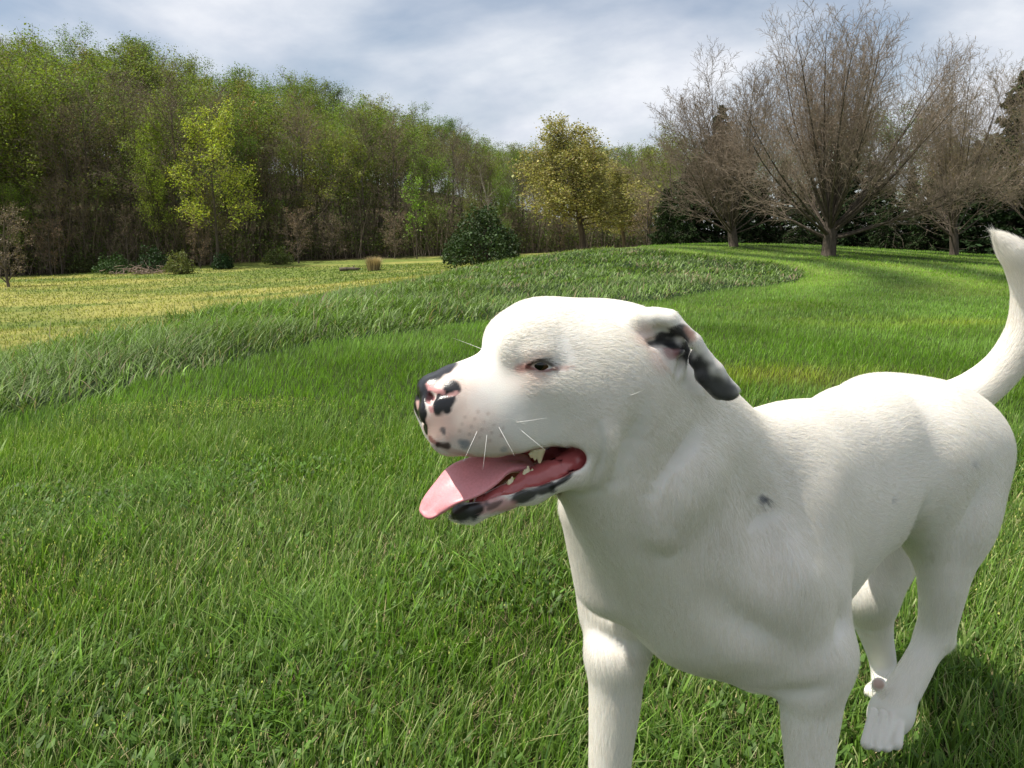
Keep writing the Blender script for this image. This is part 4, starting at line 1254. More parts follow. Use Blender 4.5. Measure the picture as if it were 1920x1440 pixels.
        parts.append(blade_mesh("b", np.stack([x, y, ground_z(x, y) - .003], 1), vnoise(P, 1.0, 52) * 2.4 + rng.normal(0, 1.3, n), hg,
                                ww * np.exp(rng.normal(0, .3, n)) * (1 + .0 * y), np.abs(rng.normal(.25, .2, n)), np.abs(rng.normal(.2, .2, n)),
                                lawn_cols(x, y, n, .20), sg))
    lawn = link_mesh("lawn_grass", join_meshes("lawn_grass", parts), mat)
    tag(lawn, "short mown green lawn grass around the white dog", kind="stuff")
    # --- the unmown strip
    parts = []
    for (y0, y1, dfun, dmax, hh, ww, sg) in ((3.4, 9.0, lambda v: 1150 * (3.4 / v) ** .8, 1150, .225, .0072, 5),
                                             (8.5, 17.0, lambda v: 380 * (8.5 / v) ** 1.2, 380, .21, .014, 4),
                                             (16.5, 34.0, lambda v: 140 * (16.5 / v) ** 1.0, 140, .19, .026, 3)):
        x, y = wedge(y0, y1, -420, 1560, dfun, dmax)
        t_, m_, w_ = zones(x, y); k = t_ > rng.random(len(x)) * .8 + .1; x, y = x[k], y[k]; n = len(x)
        P = np.stack([x, y], 1)
        px, yy = polar(x, y)
        rich = 1 - .45 * smoothstep(500, 1100, px)
        edge = np.clip((y - np.interp(px, *LOWC)) / 1.2, 0, 1)
        hg = hh * rich * (.40 + .60 * edge) * (1 + .38 * vnoise(P, 1.1, 61) + .2 * vnoise(P, 3.0, 62)) * np.exp(rng.normal(0, .22, n))
        base_az = math.pi * .02 + vnoise(P, .7, 63) * 1.6
        c = np.array([.105, .175, .034]) * np.exp(rng.normal(0, .38, (n, 1))) * (1 + .35 * vnoise(P, .9, 64)[:, None])
        pale = (rng.random(n) < .17)[:, None] * 1.0  # highlights and glints put into the colour of some blades
        c = c * (1 - pale) + np.array([.27, .36, .15]) * np.exp(rng.normal(0, .2, (n, 1))) * pale
        dryp = (smoothstep(.35, .8, vnoise(P, .8, 65)) * smoothstep(6, 9, y))[:, None]
        dry = (rng.random(n)[:, None] < .05 + .30 * dryp) * 1.0
        c = c * (1 - dry) + np.array([.30, .24, .15]) * np.exp(rng.normal(0, .2, (n, 1))) * dry
        hg = np.maximum(hg, .04)
        parts.append(blade_mesh("b", np.stack([x, y, ground_z(x, y) - .01], 1), base_az + rng.normal(0, 1.25, n), hg, ww * np.exp(rng.normal(0, .3, n)),
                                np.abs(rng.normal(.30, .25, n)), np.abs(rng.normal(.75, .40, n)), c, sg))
    mat2 = leaf_material("tall_grass_blade", .36, .5, .20)
    tall = link_mesh("tall_grass", join_meshes("tall_grass", parts), mat2)
    tag(tall, "taller unmown grass bending over along the lawn edge", kind="stuff")
    # --- the hay meadow's stubble
    x, y = wedge(14, 75, -200, 1150, lambda v: 75 * (14 / v) ** 1.1, 75)
    t_, m_, w_ = zones(x, y); k = m_ > .5; x, y = x[k], y[k]; n = len(x); P = np.stack([x, y], 1)
    sw = vnoise(np.stack([x * .05 + y * .01, y * .30 - x * .06], 1), 1.0, 41) + .35 * vnoise(P, .5, 42)
    k = smoothstep(-.55, .25, sw)[:, None]
    c = (np.array([.15, .21, .05]) * (1 - k) + np.array([.33, .32, .10]) * k) * np.exp(rng.normal(0, .22, (n, 1)))
    me = blade_mesh("b", np.stack([x, y, ground_z(x, y) - .003], 1), rng.uniform(0, 6.3, n), .09 * np.exp(rng.normal(0, .3, n)),
                    .03 * (y / 25), np.abs(rng.normal(.3, .2, n)), np.abs(rng.normal(.2, .2, n)), c, 1)
    mead = link_mesh("meadow_grass", join_meshes("meadow_grass", [me]), mat)
    tag(mead, "yellow-green cut grass of the low meadow before the wood", kind="stuff")
    return lawn, tall, mead

# ------------------------------------------------------------------ trees
def grow(rng, start, direction, length, radius, levels, trunk_keep=1):
    """levels: list of dicts(n, len, ang, up, wob, t0, segs, taper); returns [(level, pts, radii)]"""
    out = []
    stack = [(0, np.asarray(start, float), unit(direction), length, radius)]
    while stack:
        lv, p, d, L, r = stack.pop()
        S = levels[lv]
        ns = S['segs']; pts = [p]; rr = [r]; dirs = [d]
        q = p.copy(); dd = d.copy()
        for i in range(ns):
            dd = unit(dd + rng.normal(0, S['wob'], 3) + np.array([0, 0, S['up']]))
            q = q + dd * (L / ns)
            pts.append(q); dirs.append(dd); rr.append(r * (1 - (1 - S['taper']) * (i + 1) / ns))
        out.append((lv, np.array(pts), np.array(rr)))
        if lv + 1 >= len(levels): continue
        C = levels[lv + 1]
        n = C['n'] if isinstance(C['n'], int) else rng.integers(C['n'][0], C['n'][1] + 1)
        ph = rng.uniform(0, 6.28)
        for k in range(n):
            t = C['t0'] + (1 - C['t0']) * ((k + rng.uniform(0, 1)) / n) ** C.get('pw', 1.0)
            f = t * ns; i = min(int(f), ns - 1); a = f - i
            b = pts[i] * (1 - a) + pts[i + 1] * a
            dv = unit(dirs[i] * (1 - a) + dirs[i + 1] * a)
            rb = rr[i] * (1 - a) + rr[i + 1] * a
            ph += 2.4 + rng.normal(0, .3)
            u = unit(np.cross(dv, [.31, .17, .93])) if abs(dv[2]) < .99 else np.array([1., 0, 0])
            v = np.cross(dv, u)
            ang = rad(C['ang'][0] + (C['ang'][1] - C['ang'][0]) * (rng.random() if not C.get('fan') else np.clip((1 - (t - C['t0']) / (1 - C['t0'])) + rng.normal(0, .12), 0, 1)))
            nd = dv * math.cos(ang) + (u * math.cos(ph) + v * math.sin(ph)) * math.sin(ang)
            ln = L * C['len'] * rng.uniform(.7, 1.2) * (1 - C.get('short', .5) * t) * (1 - C.get('side', 0) * math.sin(ang))
            stack.append((lv + 1, b, nd, ln, max(min(rb * C.get('rk', .6), rb * .95) * rng.uniform(.7, 1.1), C.get('rmin', .004))))
    return out

def tubes(branches, sides):
    """one vertex/face set for polylines that share a point count"""
    groups = {}
    for lv, p, r in branches: groups.setdefault((len(p), sides[min(lv, len(sides) - 1)]), []).append((p, r))
    Vs, Fs, off = [], [], 0
    for (n, k), L in groups.items():
        P = np.array([p for p, r in L]); R = np.array([r for p, r in L])
        T = np.gradient(P, axis=1); T /= np.linalg.norm(T, axis=2, keepdims=True) + 1e-9
        ref = np.where(np.abs(T[:, :1, 2:3]) > .9, np.array([[[1., 0, 0]]]), np.array([[[0, 0, 1.]]]))
        ref = np.broadcast_to(ref, T.shape)
        U = np.cross(T, ref); U /= np.linalg.norm(U, axis=2, keepdims=True) + 1e-9
        W = np.cross(T, U)
        a = np.arange(k) / k * 2 * math.pi
        ring = P[:, :, None] + R[:, :, None, None] * (U[:, :, None] * np.cos(a)[:, None] + W[:, :, None] * np.sin(a)[:, None])
        Vs.append(ring.reshape(-1, 3))
        m = len(L)
        base = off + (np.arange(m)[:, None, None] * n + np.arange(n - 1)[None, :, None]) * k
        j = np.arange(k)[None, None]
        F = np.stack([base + j, base + (j + 1) % k, base + k + (j + 1) % k, base + k + j], -1).reshape(-1, 4)
        Fs.append(F); off += m * n * k
    return np.concatenate(Vs), Fs

def leaf_cards(rng, centers, size, spread, col, colvar=.2, up=.3, n_per=1, aspect=.7):
    c = np.repeat(centers, n_per, 0) + rng.normal(0, spread, (len(centers) * n_per, 3))
    n = len(c)
    nr = rng.normal(0, 1, (n, 3)); nr[:, 2] = np.abs(nr[:, 2]) + up; nr /= np.linalg.norm(nr, axis=1, keepdims=True)
    t = np.cross(nr, rng.normal(0, 1, (n, 3))); t /= np.linalg.norm(t, axis=1, keepdims=True) + 1e-9
    b = np.cross(nr, t)
    s = size * np.exp(rng.normal(0, .3, n))[:, None] * .5
    V = np.stack([c - t * s, c - b * s * aspect, c + t * s, c + b * s * aspect], 1).reshape(-1, 3)
    F = np.arange(4 * n).reshape(-1, 4)
    C = np.repeat(np.asarray(col) * np.exp(rng.normal(0, colvar, (n, 1))) * (1 + rng.normal(0, .06, (n, 3))), 4, 0)
    return V, F, np.clip(C, .003, .95)

def bark_material(name, col, var=.35, scale=6, lich=0.0):
    m, n, l, b = new_mat(name)
    tc = n.new("ShaderNodeTexCoord"); mp = n.new("ShaderNodeMapping"); mp.inputs['Scale'].default_value = (scale, scale, scale * .22)
    l.new(tc.outputs['Object'], mp.inputs[0])
    nz = n.new("ShaderNodeTexNoise"); nz.inputs['Scale'].default_value = 2.2; nz.inputs['Detail'].default_value = 7; nz.inputs['Roughness'].default_value = .7
    l.new(mp.outputs[0], nz.inputs['Vector'])
    cr = n.new("ShaderNodeValToRGB")
    cr.color_ramp.elements[0].position = .32; cr.color_ramp.elements[0].color = (*[c * (1 - var * 1.4) for c in col], 1)
    cr.color_ramp.elements[1].position = .66; cr.color_ramp.elements[1].color = (*[min(1, c * (1 + var)) for c in col], 1)
    l.new(nz.outputs[0], cr.inputs[0])
    oi = n.new("ShaderNodeObjectInfo"); mr = n.new("ShaderNodeMapRange"); mr.inputs['To Min'].default_value = .75; mr.inputs['To Max'].default_value = 1.25
    l.new(oi.outputs['Random'], mr.inputs['Value'])
    vm = n.new("ShaderNodeVectorMath"); vm.operation = 'SCALE'; l.new(cr.outputs[0], vm.inputs[0]); l.new(mr.outputs[0], vm.inputs['Scale'])
    l.new(vm.outputs[0], b.inputs['Base Color'])
    b.inputs['Roughness'].default_value = .9; b.inputs['Specular IOR Level'].default_value = .15
    bu = n.new("ShaderNodeBump"); bu.inputs['Strength'].default_value = .8; bu.inputs['Distance'].default_value = .03
    l.new(nz.outputs[0], bu.inputs['Height']); l.new(bu.outputs[0], b.inputs['Normal'])
    return m

def crown_material(name, trans=.35, rough=.6):
    m = leaf_material(name, trans, rough, .25, tgain=(1.15, 1.2, .7))
    n, l = m.node_tree.nodes, m.node_tree.links
    g = [x for x in n if x.type == 'VECT_MATH'][0]
    # whole-tree tint: some trees flush yellower or browner than their neighbours
    oi = n.new("ShaderNodeObjectInfo"); cr = n.new("ShaderNodeValToRGB"); e = cr.color_ramp.elements
    e[0].position = 0; e[0].color = (.86, .98, .92, 1); e[1].position = 1; e[1].color = (1.24, 1.14, .90, 1)
    x = e.new(.5); x.color = (1.0, 1.18, 1.0, 1)
    l.new(oi.outputs['Random'], cr.inputs[0]); l.new(cr.outputs[0], g.inputs[1])
    return m

def merge(parts):
    """[(V, [F..], C or None)] -> V, faces list, C"""
    Vs, Fs, Cs, off = [], [], [], 0
    for V, F, C in parts:
        Vs.append(V); Cs.append(C if C is not None else np.full((len(V), 3), .1))
        for f in (F if isinstance(F, list) else [F]): Fs.append(f + off)
        off += len(V)
    return np.concatenate(Vs), Fs, np.concatenate(Cs)

TM = {}
def tree_mats():
    TM['maple_bark'] = bark_material("maple_bark", (.105, .085, .066), .4, 5)
    TM['maple_twig'] = bark_material("maple_twig", (.225, .180, .135), .25, 5)
    TM['wood_bark'] = bark_material("woodland_bark", (.105, .088, .068), .35, 3)
    TM['wood_twig'] = bark_material("woodland_twig", (.17, .135, .10), .3, 3)
    TM['pale_bark'] = bark_material("sycamore_bark", (.30, .27, .22), .4, 3)
    TM['oak_bark'] = bark_material("oak_bark", (.135, .105, .08), .35, 3)
    TM['leaf'] = crown_material("spring_leaves", .38)
    TM['needle'] = leaf_material("dark_needles", .12, .8, .08)
    TM['holly'] = leaf_material("glossy_leaves", .10, .55, .18)
    TM['bud'] = crown_material("buds", .2)

def make_tree(name, rng, spec, mats, leaves=None, crown_from=2):
    """a thing with its base at the origin: trunk (trunk and limbs) and crown (twigs and leaves)"""
    root = empty(name, (0, 0, 0))
    br = grow(rng, (0, 0, -.15), spec.get('dir', (0, 0, 1)), spec['H'], spec['r'], spec['levels'])
    # root flare
    for i, (lv, p, r) in enumerate(br):
        if lv == 0:
            p2 = np.concatenate([p[:1], p[:1] + (p[1:2] - p[:1]) * .12, p[:1] + (p[1:2] - p[:1]) * .35, p[1:]])
            r2 = np.concatenate([[r[0] * 1.55], [r[0] * 1.15], [r[0] * 1.0], r[1:]])
            br[i] = (lv, p2, r2)
    thick = [b for b in br if b[0] < crown_from]; fine = [b for b in br if b[0] >= crown_from]
    V, F = tubes(thick, spec.get('sides', [9, 6, 5]))
    tr = link_mesh("trunk", mesh_np("trunk", V, F, smooth=True), mats[0], root)
    parts, tips = [], np.array([b[1][-1] for b in fine])
    V, F = tubes(fine, spec.get('tsides', [3, 3, 3, 3, 3]))
    me_parts = [(V, F, None)]
    nt = sum(len(f) for f in F)
    if leaves:
        src = [b for b in fine if b[0] >= spec.get('leaf_from', crown_from)]
        pts = np.concatenate([b[1][1:] for b in src])
        k = rng.random(len(pts)) < leaves.get('keep', 1.0)
        if 'clump' in leaves:
            k &= vnoise(pts, leaves['clump'], 71) + .3 * rng.normal(0, 1, len(pts)) > leaves.get('cut', -.2)
        pts = pts[k]
        hue = vnoise(pts, .35, 72)[:, None] * .12
        V2, F2, C2 = leaf_cards(rng, pts, leaves['size'], leaves.get('spread', .25), leaves['col'], leaves.get('var', .22), n_per=leaves.get('n', 1))
        C2 = C2 * (1 + np.repeat(np.repeat(hue, leaves.get('n', 1), 0), 4, 0))
        me_parts.append((V2, F2, C2))
    V, F, C = merge(me_parts)
    me = mesh_np("crown", V, F)
    set_attr(me, "tone", C)
    me.materials.append(mats[1])
    if leaves:
        me.materials.append(mats[2])
        mi = np.zeros(len(me.polygons), np.int32); mi[nt:] = 1
        me.polygons.foreach_set("material_index", mi)
    cr = link_mesh("crown", me, None, root)
    root['_h'] = float(max(V[:, 2].max(), .1))
    return root

def place(root, x, y, h=None, rz=0.0, wide=1.0, lean=(0, 0), sink=0.0):
    s = (h / root['_h']) if h else 1.0
    root.location = (x, y, float(ground_z(x, y)) - sink)
    root.scale = (s * wide, s * wide, s)
    root.rotation_euler = (lean[0], lean[1], rz)

def copy_thing(root):
    c = root.copy(); COL.objects.link(c)
    for ch in root.children:
        k = ch.copy(); COL.objects.link(k); k.parent = c
    return c

def z_at_row(py, Y):
    d = ray(960, py); return CAM_H + d[2] / d[1] * Y

def x_at(px, Y): return (px - 960) / F_PX * Y * .99

def place_px(root, px, Y, top_row, rz=0.0, wide=1.0, sink=0.0, base_z=None):
    x = x_at(px, Y); z0 = float(ground_z(x, Y))
    place(root, x, Y, z_at_row(top_row, Y) - z0, rz, wide, sink=sink)

def MAPLE(H=1.5, r=.30, limbs=30, L=7.0, dens=1.0, spread=(3, 78)):
    return dict(H=H, r=r, sides=[14, 7, 5], tsides=[3, 3, 3, 3, 3, 3], leaf_from=4, levels=[
        dict(segs=4, wob=.03, up=.05, taper=.80),
        dict(n=limbs, len=L / H, ang=spread, up=.055, wob=.035, t0=.50, segs=10, taper=.10, rk=.27, short=.0, fan=True, side=.10, pw=.8),
        dict(n=int(17 * dens), len=.42, ang=(18, 42), up=.055, wob=.05, t0=.24, segs=6, taper=.2, rk=.42, short=.55, rmin=.009),
        dict(n=int(8 * dens), len=.46, ang=(22, 52), up=.04, wob=.07, t0=.12, segs=4, taper=.35, rk=.5, short=.45, rmin=.0075),
        dict(n=5, len=.50, ang=(22, 55), up=.03, wob=.09, t0=.15, segs=3, taper=.7, rk=.8, short=.3, rmin=.0052)])

def WOODTREE(H=17, r=.22, n1=16, t0=.40, ang=(20, 62), l1=.40, n2=10, n3=6, up=.06, short=.30):
    return dict(H=H, r=r, sides=[7, 4, 3], leaf_from=2, levels=[
        dict(segs=9, wob=.05, up=.10, taper=.18),
        dict(n=n1, len=l1, ang=ang, up=up, wob=.10, t0=t0, segs=6, taper=.15, rk=.46, short=short, fan=True),
        dict(n=n2, len=.42, ang=(25, 60), up=.05, wob=.13, t0=.15, segs=4, taper=.3, rk=.5, short=.4, rmin=.024),
        dict(n=n3, len=.50, ang=(25, 60), up=.02, wob=.15, t0=.15, segs=3, taper=.5, rk=.6, short=.3, rmin=.015)])

def make_conifer(name, rng, H=12.0, R=2.9, col=(.020, .036, .014), whorls=34, mats=None, droop=.35, dens=1.0, shape=.85):
    root = empty(name, (0, 0, 0))
    V, F = tubes([(0, np.array([[0, 0, -.2], [0, 0, H * .4], [0, 0, H * .98]]), np.array([.22, .14, .02]))], [8])
    link_mesh("trunk", mesh_np("trunk", V, F, smooth=True), TM['wood_bark'], root)
    br, cen, ax = [], [], []
    for i in range(whorls):
        t = (i + rng.random()) / whorls; z = H * (.03 + .95 * t)
        L = R * (1 - t) ** shape * rng.uniform(.75, 1.15) + .15
        for k in range(rng.integers(5, 8)):
            a = rng.uniform(0, 6.28); l = L * rng.uniform(.7, 1.15)
            d = np.array([math.cos(a), math.sin(a), 0])
            s = np.linspace(0, 1, 6)[:, None]
            p = np.array([0, 0, z]) + d * l * s + np.array([0, 0, 1.]) * (-droop * l * s ** 1.6 + .22 * l * s ** 4)
            br.append((1, p, np.linspace(.03, .006, 6)))
            n = int(46 * dens * l / R) + 6
            f = rng.random(n) ** .7
            q = np.stack([np.interp(f, s[:, 0], p[:, j]) for j in range(3)], 1)
            side = np.array([-d[1], d[0], 0]); off = rng.normal(0, .16 * l * .5, n) * (1.1 - f * .6)
            q = q + side * off[:, None]; q[:, 2] -= np.abs(off) * .4 + rng.random(n) * .25
            cen.append(q)
    V, F = tubes(br, [3, 3]); nt = sum(len(f) for f in F)
    c = np.concatenate(cen)
    V2, F2, C2 = leaf_cards(rng, c, .26, .05, col, .3, up=.1, n_per=2, aspect=.45)
    V3, F3, C3 = merge([(V, F, None), (V2, F2, C2)])
    me = mesh_np("crown", V3, F3); set_attr(me, "tone", C3)
    me.materials.append(TM['wood_bark']); me.materials.append(TM['needle'])
    mi = np.zeros(len(me.polygons), np.int32); mi[nt:] = 1; me.polygons.foreach_set("material_index", mi)
    link_mesh("crown", me, None, root)
    root['_h'] = float(V3[:, 2].max())
    return root

def make_bush(name, rng, W, H, col, size, count, mat, twig=None, lumps=.22, dome=1.0, hollow=.55, var=.28, upright=0.0):
    """a leafy mound: short stems, and leaves in uneven lobes round its outside"""
    root = empty(name, (0, 0, 0))
    d = rng.normal(0, 1, (count, 3)); d[:, 2] = np.abs(d[:, 2]) - .12; d /= np.linalg.norm(d, axis=1, keepdims=True)
    rr = hollow + (1 - hollow) * rng.random(count) ** .6
    rr *= 1 + lumps * vnoise(d, 2.6, 81) + lumps * .5 * vnoise(d, 6, 82)
    prof = (1 - np.clip(d[:, 2], 0, 1) ** 2 * (1 - dome))
    P = np.stack([d[:, 0] * W / 2 * prof, d[:, 1] * W / 2 * prof, np.maximum(d[:, 2] * H * .80 + .16 * H, .02)], 1) * rr[:, None]
    gap = vnoise(P, 4.2 / max(W, .3), 83) + rng.normal(0, .3, count) > -.45
    V2, F2, C2 = leaf_cards(rng, P[gap], size, size * .3, col, var, up=.25)
    nb = 40
    br = []
    for i in range(nb):
        e = P[rng.integers(0, count)] * .92; b = np.array([rng.normal(0, W * .05), rng.normal(0, W * .05), -.05])
        m_ = (b + e) / 2 + np.array([0, 0, H * .12]) + rng.normal(0, .04 * H, 3)
        br.append((0, np.array([b, m_, e]), np.array([.02, .014, .005]) * max(H, .8) ** .5))
    V, F = tubes(br, [4])
    link_mesh("stem", mesh_np("stem", V, F), twig or TM['wood_bark'], root)
    me = mesh_np("foliage", V2, [F2]); set_attr(me, "tone", C2)
    link_mesh("foliage", me, mat, root)
    root['_h'] = H
    return root

CANOPY = ([-400, -150, 0, 60, 100, 130, 180, 230, 260, 300, 345, 370, 430, 480, 530, 560, 590, 640, 700, 740, 790, 850, 895, 930, 980, 1050, 1150, 1300],
          [50, 60, 42, 45, 62, 70, 45, 60, 45, 42, 60, 98, 108, 118, 120, 108, 135, 152, 165, 172, 205, 212, 240, 262, 255, 250, 255, 260])

def build_woods():
    tree_mats()
    rng = np.random.default_rng(77)
    M = TM
    protos = []
    specs = [("woodland_tree", WOODTREE(16, .20, 18, .42, (26, 72), .42), dict(size=.165, spread=.30, col=(.175, .205, .040), keep=.75, n=3, clump=.5, cut=-.45)),
             ("woodland_tree", WOODTREE(17, .24, 14, .38, (25, 68), .44), dict(size=.165, spread=.32, col=(.175, .175, .045), keep=.65, n=3, clump=.45, cut=-.25)),
             ("woodland_tree", WOODTREE(18, .18, 18, .40, (18, 58), .36), dict(size=.165, spread=.35, col=(.125, .170, .036), keep=.9, n=3, clump=.5, cut=-.6)),
             ("bare_tree", WOODTREE(17, .22, 17, .36, (22, 65), .42, 11, 7), dict(size=.12, spread=.15, col=(.17, .13, .085), keep=.35, n=1)),
             ("woodland_tree", WOODTREE(16, .17, 17, .34, (25, 66), .40), dict(size=.165, spread=.36, col=(.150, .205, .038), keep=.95, n=3, clump=.5, cut=-.7)),
             ("bare_tree", WOODTREE(17, .20, 16, .42, (15, 55), .40, 12, 7), dict(size=.11, spread=.15, col=(.16, .12, .08), keep=.25, n=1)),
             ("woodland_tree", WOODTREE(14, .15, 16, .26, (30, 70), .40), dict(size=.165, spread=.35, col=(.18, .185, .045), keep=.75, n=2, clump=.6, cut=-.4))]
    for nm, sp, lf in specs:
        r = make_tree(nm, rng, sp, (M['wood_bark'], M['wood_twig'], M['leaf']), lf)
        protos.append(r)
    used = [False] * len(protos)
    words = {0: "tall woodland tree with a loose light green crown", 1: "wide woodland tree with sparse olive green leaves", 2: "slender woodland tree with a full green crown",
             3: "leafless brown woodland tree with reddish buds", 4: "bushy woodland tree with fresh green leaves", 5: "bare grey-brown woodland tree with a fine twig crown",
             6: "lower woodland tree with yellowish green leaves"}
    placed = []
    def put(kind, px, Y, top, rz=None, wide=1.0, sink=0.0):
        r = protos[kind] if not used[kind] else copy_thing(protos[kind])
        used[kind] = True
        place_px(r, px, Y, top, rng.uniform(0, 6.28) if rz is None else rz, wide)
        placed.append((r, kind, px, Y))
        return r
    edge = lambda p: float(np.interp(p, [-400, 0, 300, 600, 900, 1150, 1300], [68, 75, 80, 86, 88, 90, 92]))
    # front row: trunks at the edge of the wood, most crowns well under the skyline behind
    px = -330.0
    while px < 1230:
        Y = edge(px) + rng.uniform(0, 5)
        top = np.interp(px, *CANOPY)
        k = int(rng.choice([0, 1, 2, 3, 4, 5, 6], p=[.15, .16, .10, .25, .09, .20, .05]))
        lo = np.interp(px, [0, 200, 700, 900, 1200], [60, 120, 60, 30, 15])
        t = top + lo * rng.uniform(.35, 1.6) if rng.random() > .18 else top + rng.uniform(0, 30)
        put(k, px, Y, min(t, 300), wide=rng.uniform(.9, 1.25)); px += rng.uniform(24, 46)
    # middle rows, and the ones on the rise behind that make the skyline
    for row, (dy, sp, a, b, kinds) in enumerate(((10, 40, 50, 120, [3, 5, 1, 0, 4]), (22, 40, 40, 95, [0, 1, 2, 4, 3, 0]), (36, 40, 18, 60, [0, 2, 1, 4]), (52, 42, 4, 34, [0, 2, 4]), (72, 44, -4, 16, [0, 2, 4]))):
        px = -330.0 + rng.uniform(0, 20)
        while px < 1260:
            top = np.interp(px, *CANOPY) + rng.uniform(a, b) * (1.0 if px < 700 else .40)
            put(int(rng.choice(kinds)), px, edge(px) + dy + rng.uniform(-4, 4), top, wide=rng.uniform(1.0, 1.45)); px += sp * rng.uniform(.7, 1.3)
    # low leafy trees along the edge
    px = -300.0
    while px < 1180:
        put(int(rng.choice([6, 4, 3, 1])), px, edge(px) - rng.uniform(-1, 2.0), rng.uniform(300, 385), wide=rng.uniform(.9, 1.3)); px += rng.uniform(45, 85)
    # trees behind the evergreens on the right
    for px, Y, top, k in ((1215, 70, 225, 1), (1262, 66, 218, 6), (1310, 74, 235, 4), (1395, 70, 250, 1), (1450, 66, 255, 4), (1520, 72, 245, 6), (1610, 62, 178, 4), (1665, 60, 172, 4),
                          (1730, 66, 235, 1), (1800, 70, 250, 0), (1900, 75, 240, 0), (2000, 70, 200, 4), (2080, 66, 180, 1)):
        put(k, px, Y, top, wide=1.35)
    marks = [(12, "the brown thorn tree"), (160, "the bramble shrub"), (212, "the low dark shrub"), (262, "the brush pile"), (335, "the pale olive shrub"), (408, "the bright yellow-green tree"),
             (482, "the coppery budding tree"), (520, "the loose olive shrub"), (655, "the fallen log"), (700, "the dry grass clump"), (782, "the small bright green tree"), (905, "the round evergreen bush"),
             (1000, "the oak's near side"), (1095, "the golden oak"), (1215, "the end of the evergreen row"), (1375, "the smaller maple"), (1552, "the largest maple"), (1788, "the leaning maple")]
    short = {0: "loose light green tree", 1: "wide sparse olive tree", 2: "slender full green tree", 3: "leafless reddish-brown tree", 4: "bushy fresh green tree", 5: "bare grey-brown tree", 6: "low yellowish green tree"}
    ordn = ["", "second ", "third ", "fourth ", "fifth ", "sixth ", "seventh ", "eighth ", "ninth ", "tenth ", "eleventh ", "twelfth ", "thirteenth ", "fourteenth ", "fifteenth "]
    cnt = {}
    for r, kind, px, Y in sorted(placed, key=lambda q: q[2]):
        mk = min(marks, key=lambda m: abs(m[0] - px))[1]
        dy = Y - edge(px)
        if px > 1200: row = "far behind"
        elif dy < 6: row = "at the wood's edge behind"
        elif dy < 29: row = "midway up above"
        else: row = "high above"
        base = short[kind] + " " + row + " " + mk
        c_ = cnt.get(base, 0); cnt[base] = c_ + 1
        lab = (base + (", " + ordn[c_] + "from left" if c_ else "")) if c_ < len(ordn) else base
        grp = "far behind" if px > 1200 else ("wood's edge" if dy < 6 else "wooded slope")
        tag(r, lab, "tree", "trees " + {"far behind": "far behind the evergreens", "wood's edge": "at the wood's edge", "wooded slope": "on the wooded slope"}[grp] + ", " + short[kind])
    return placed

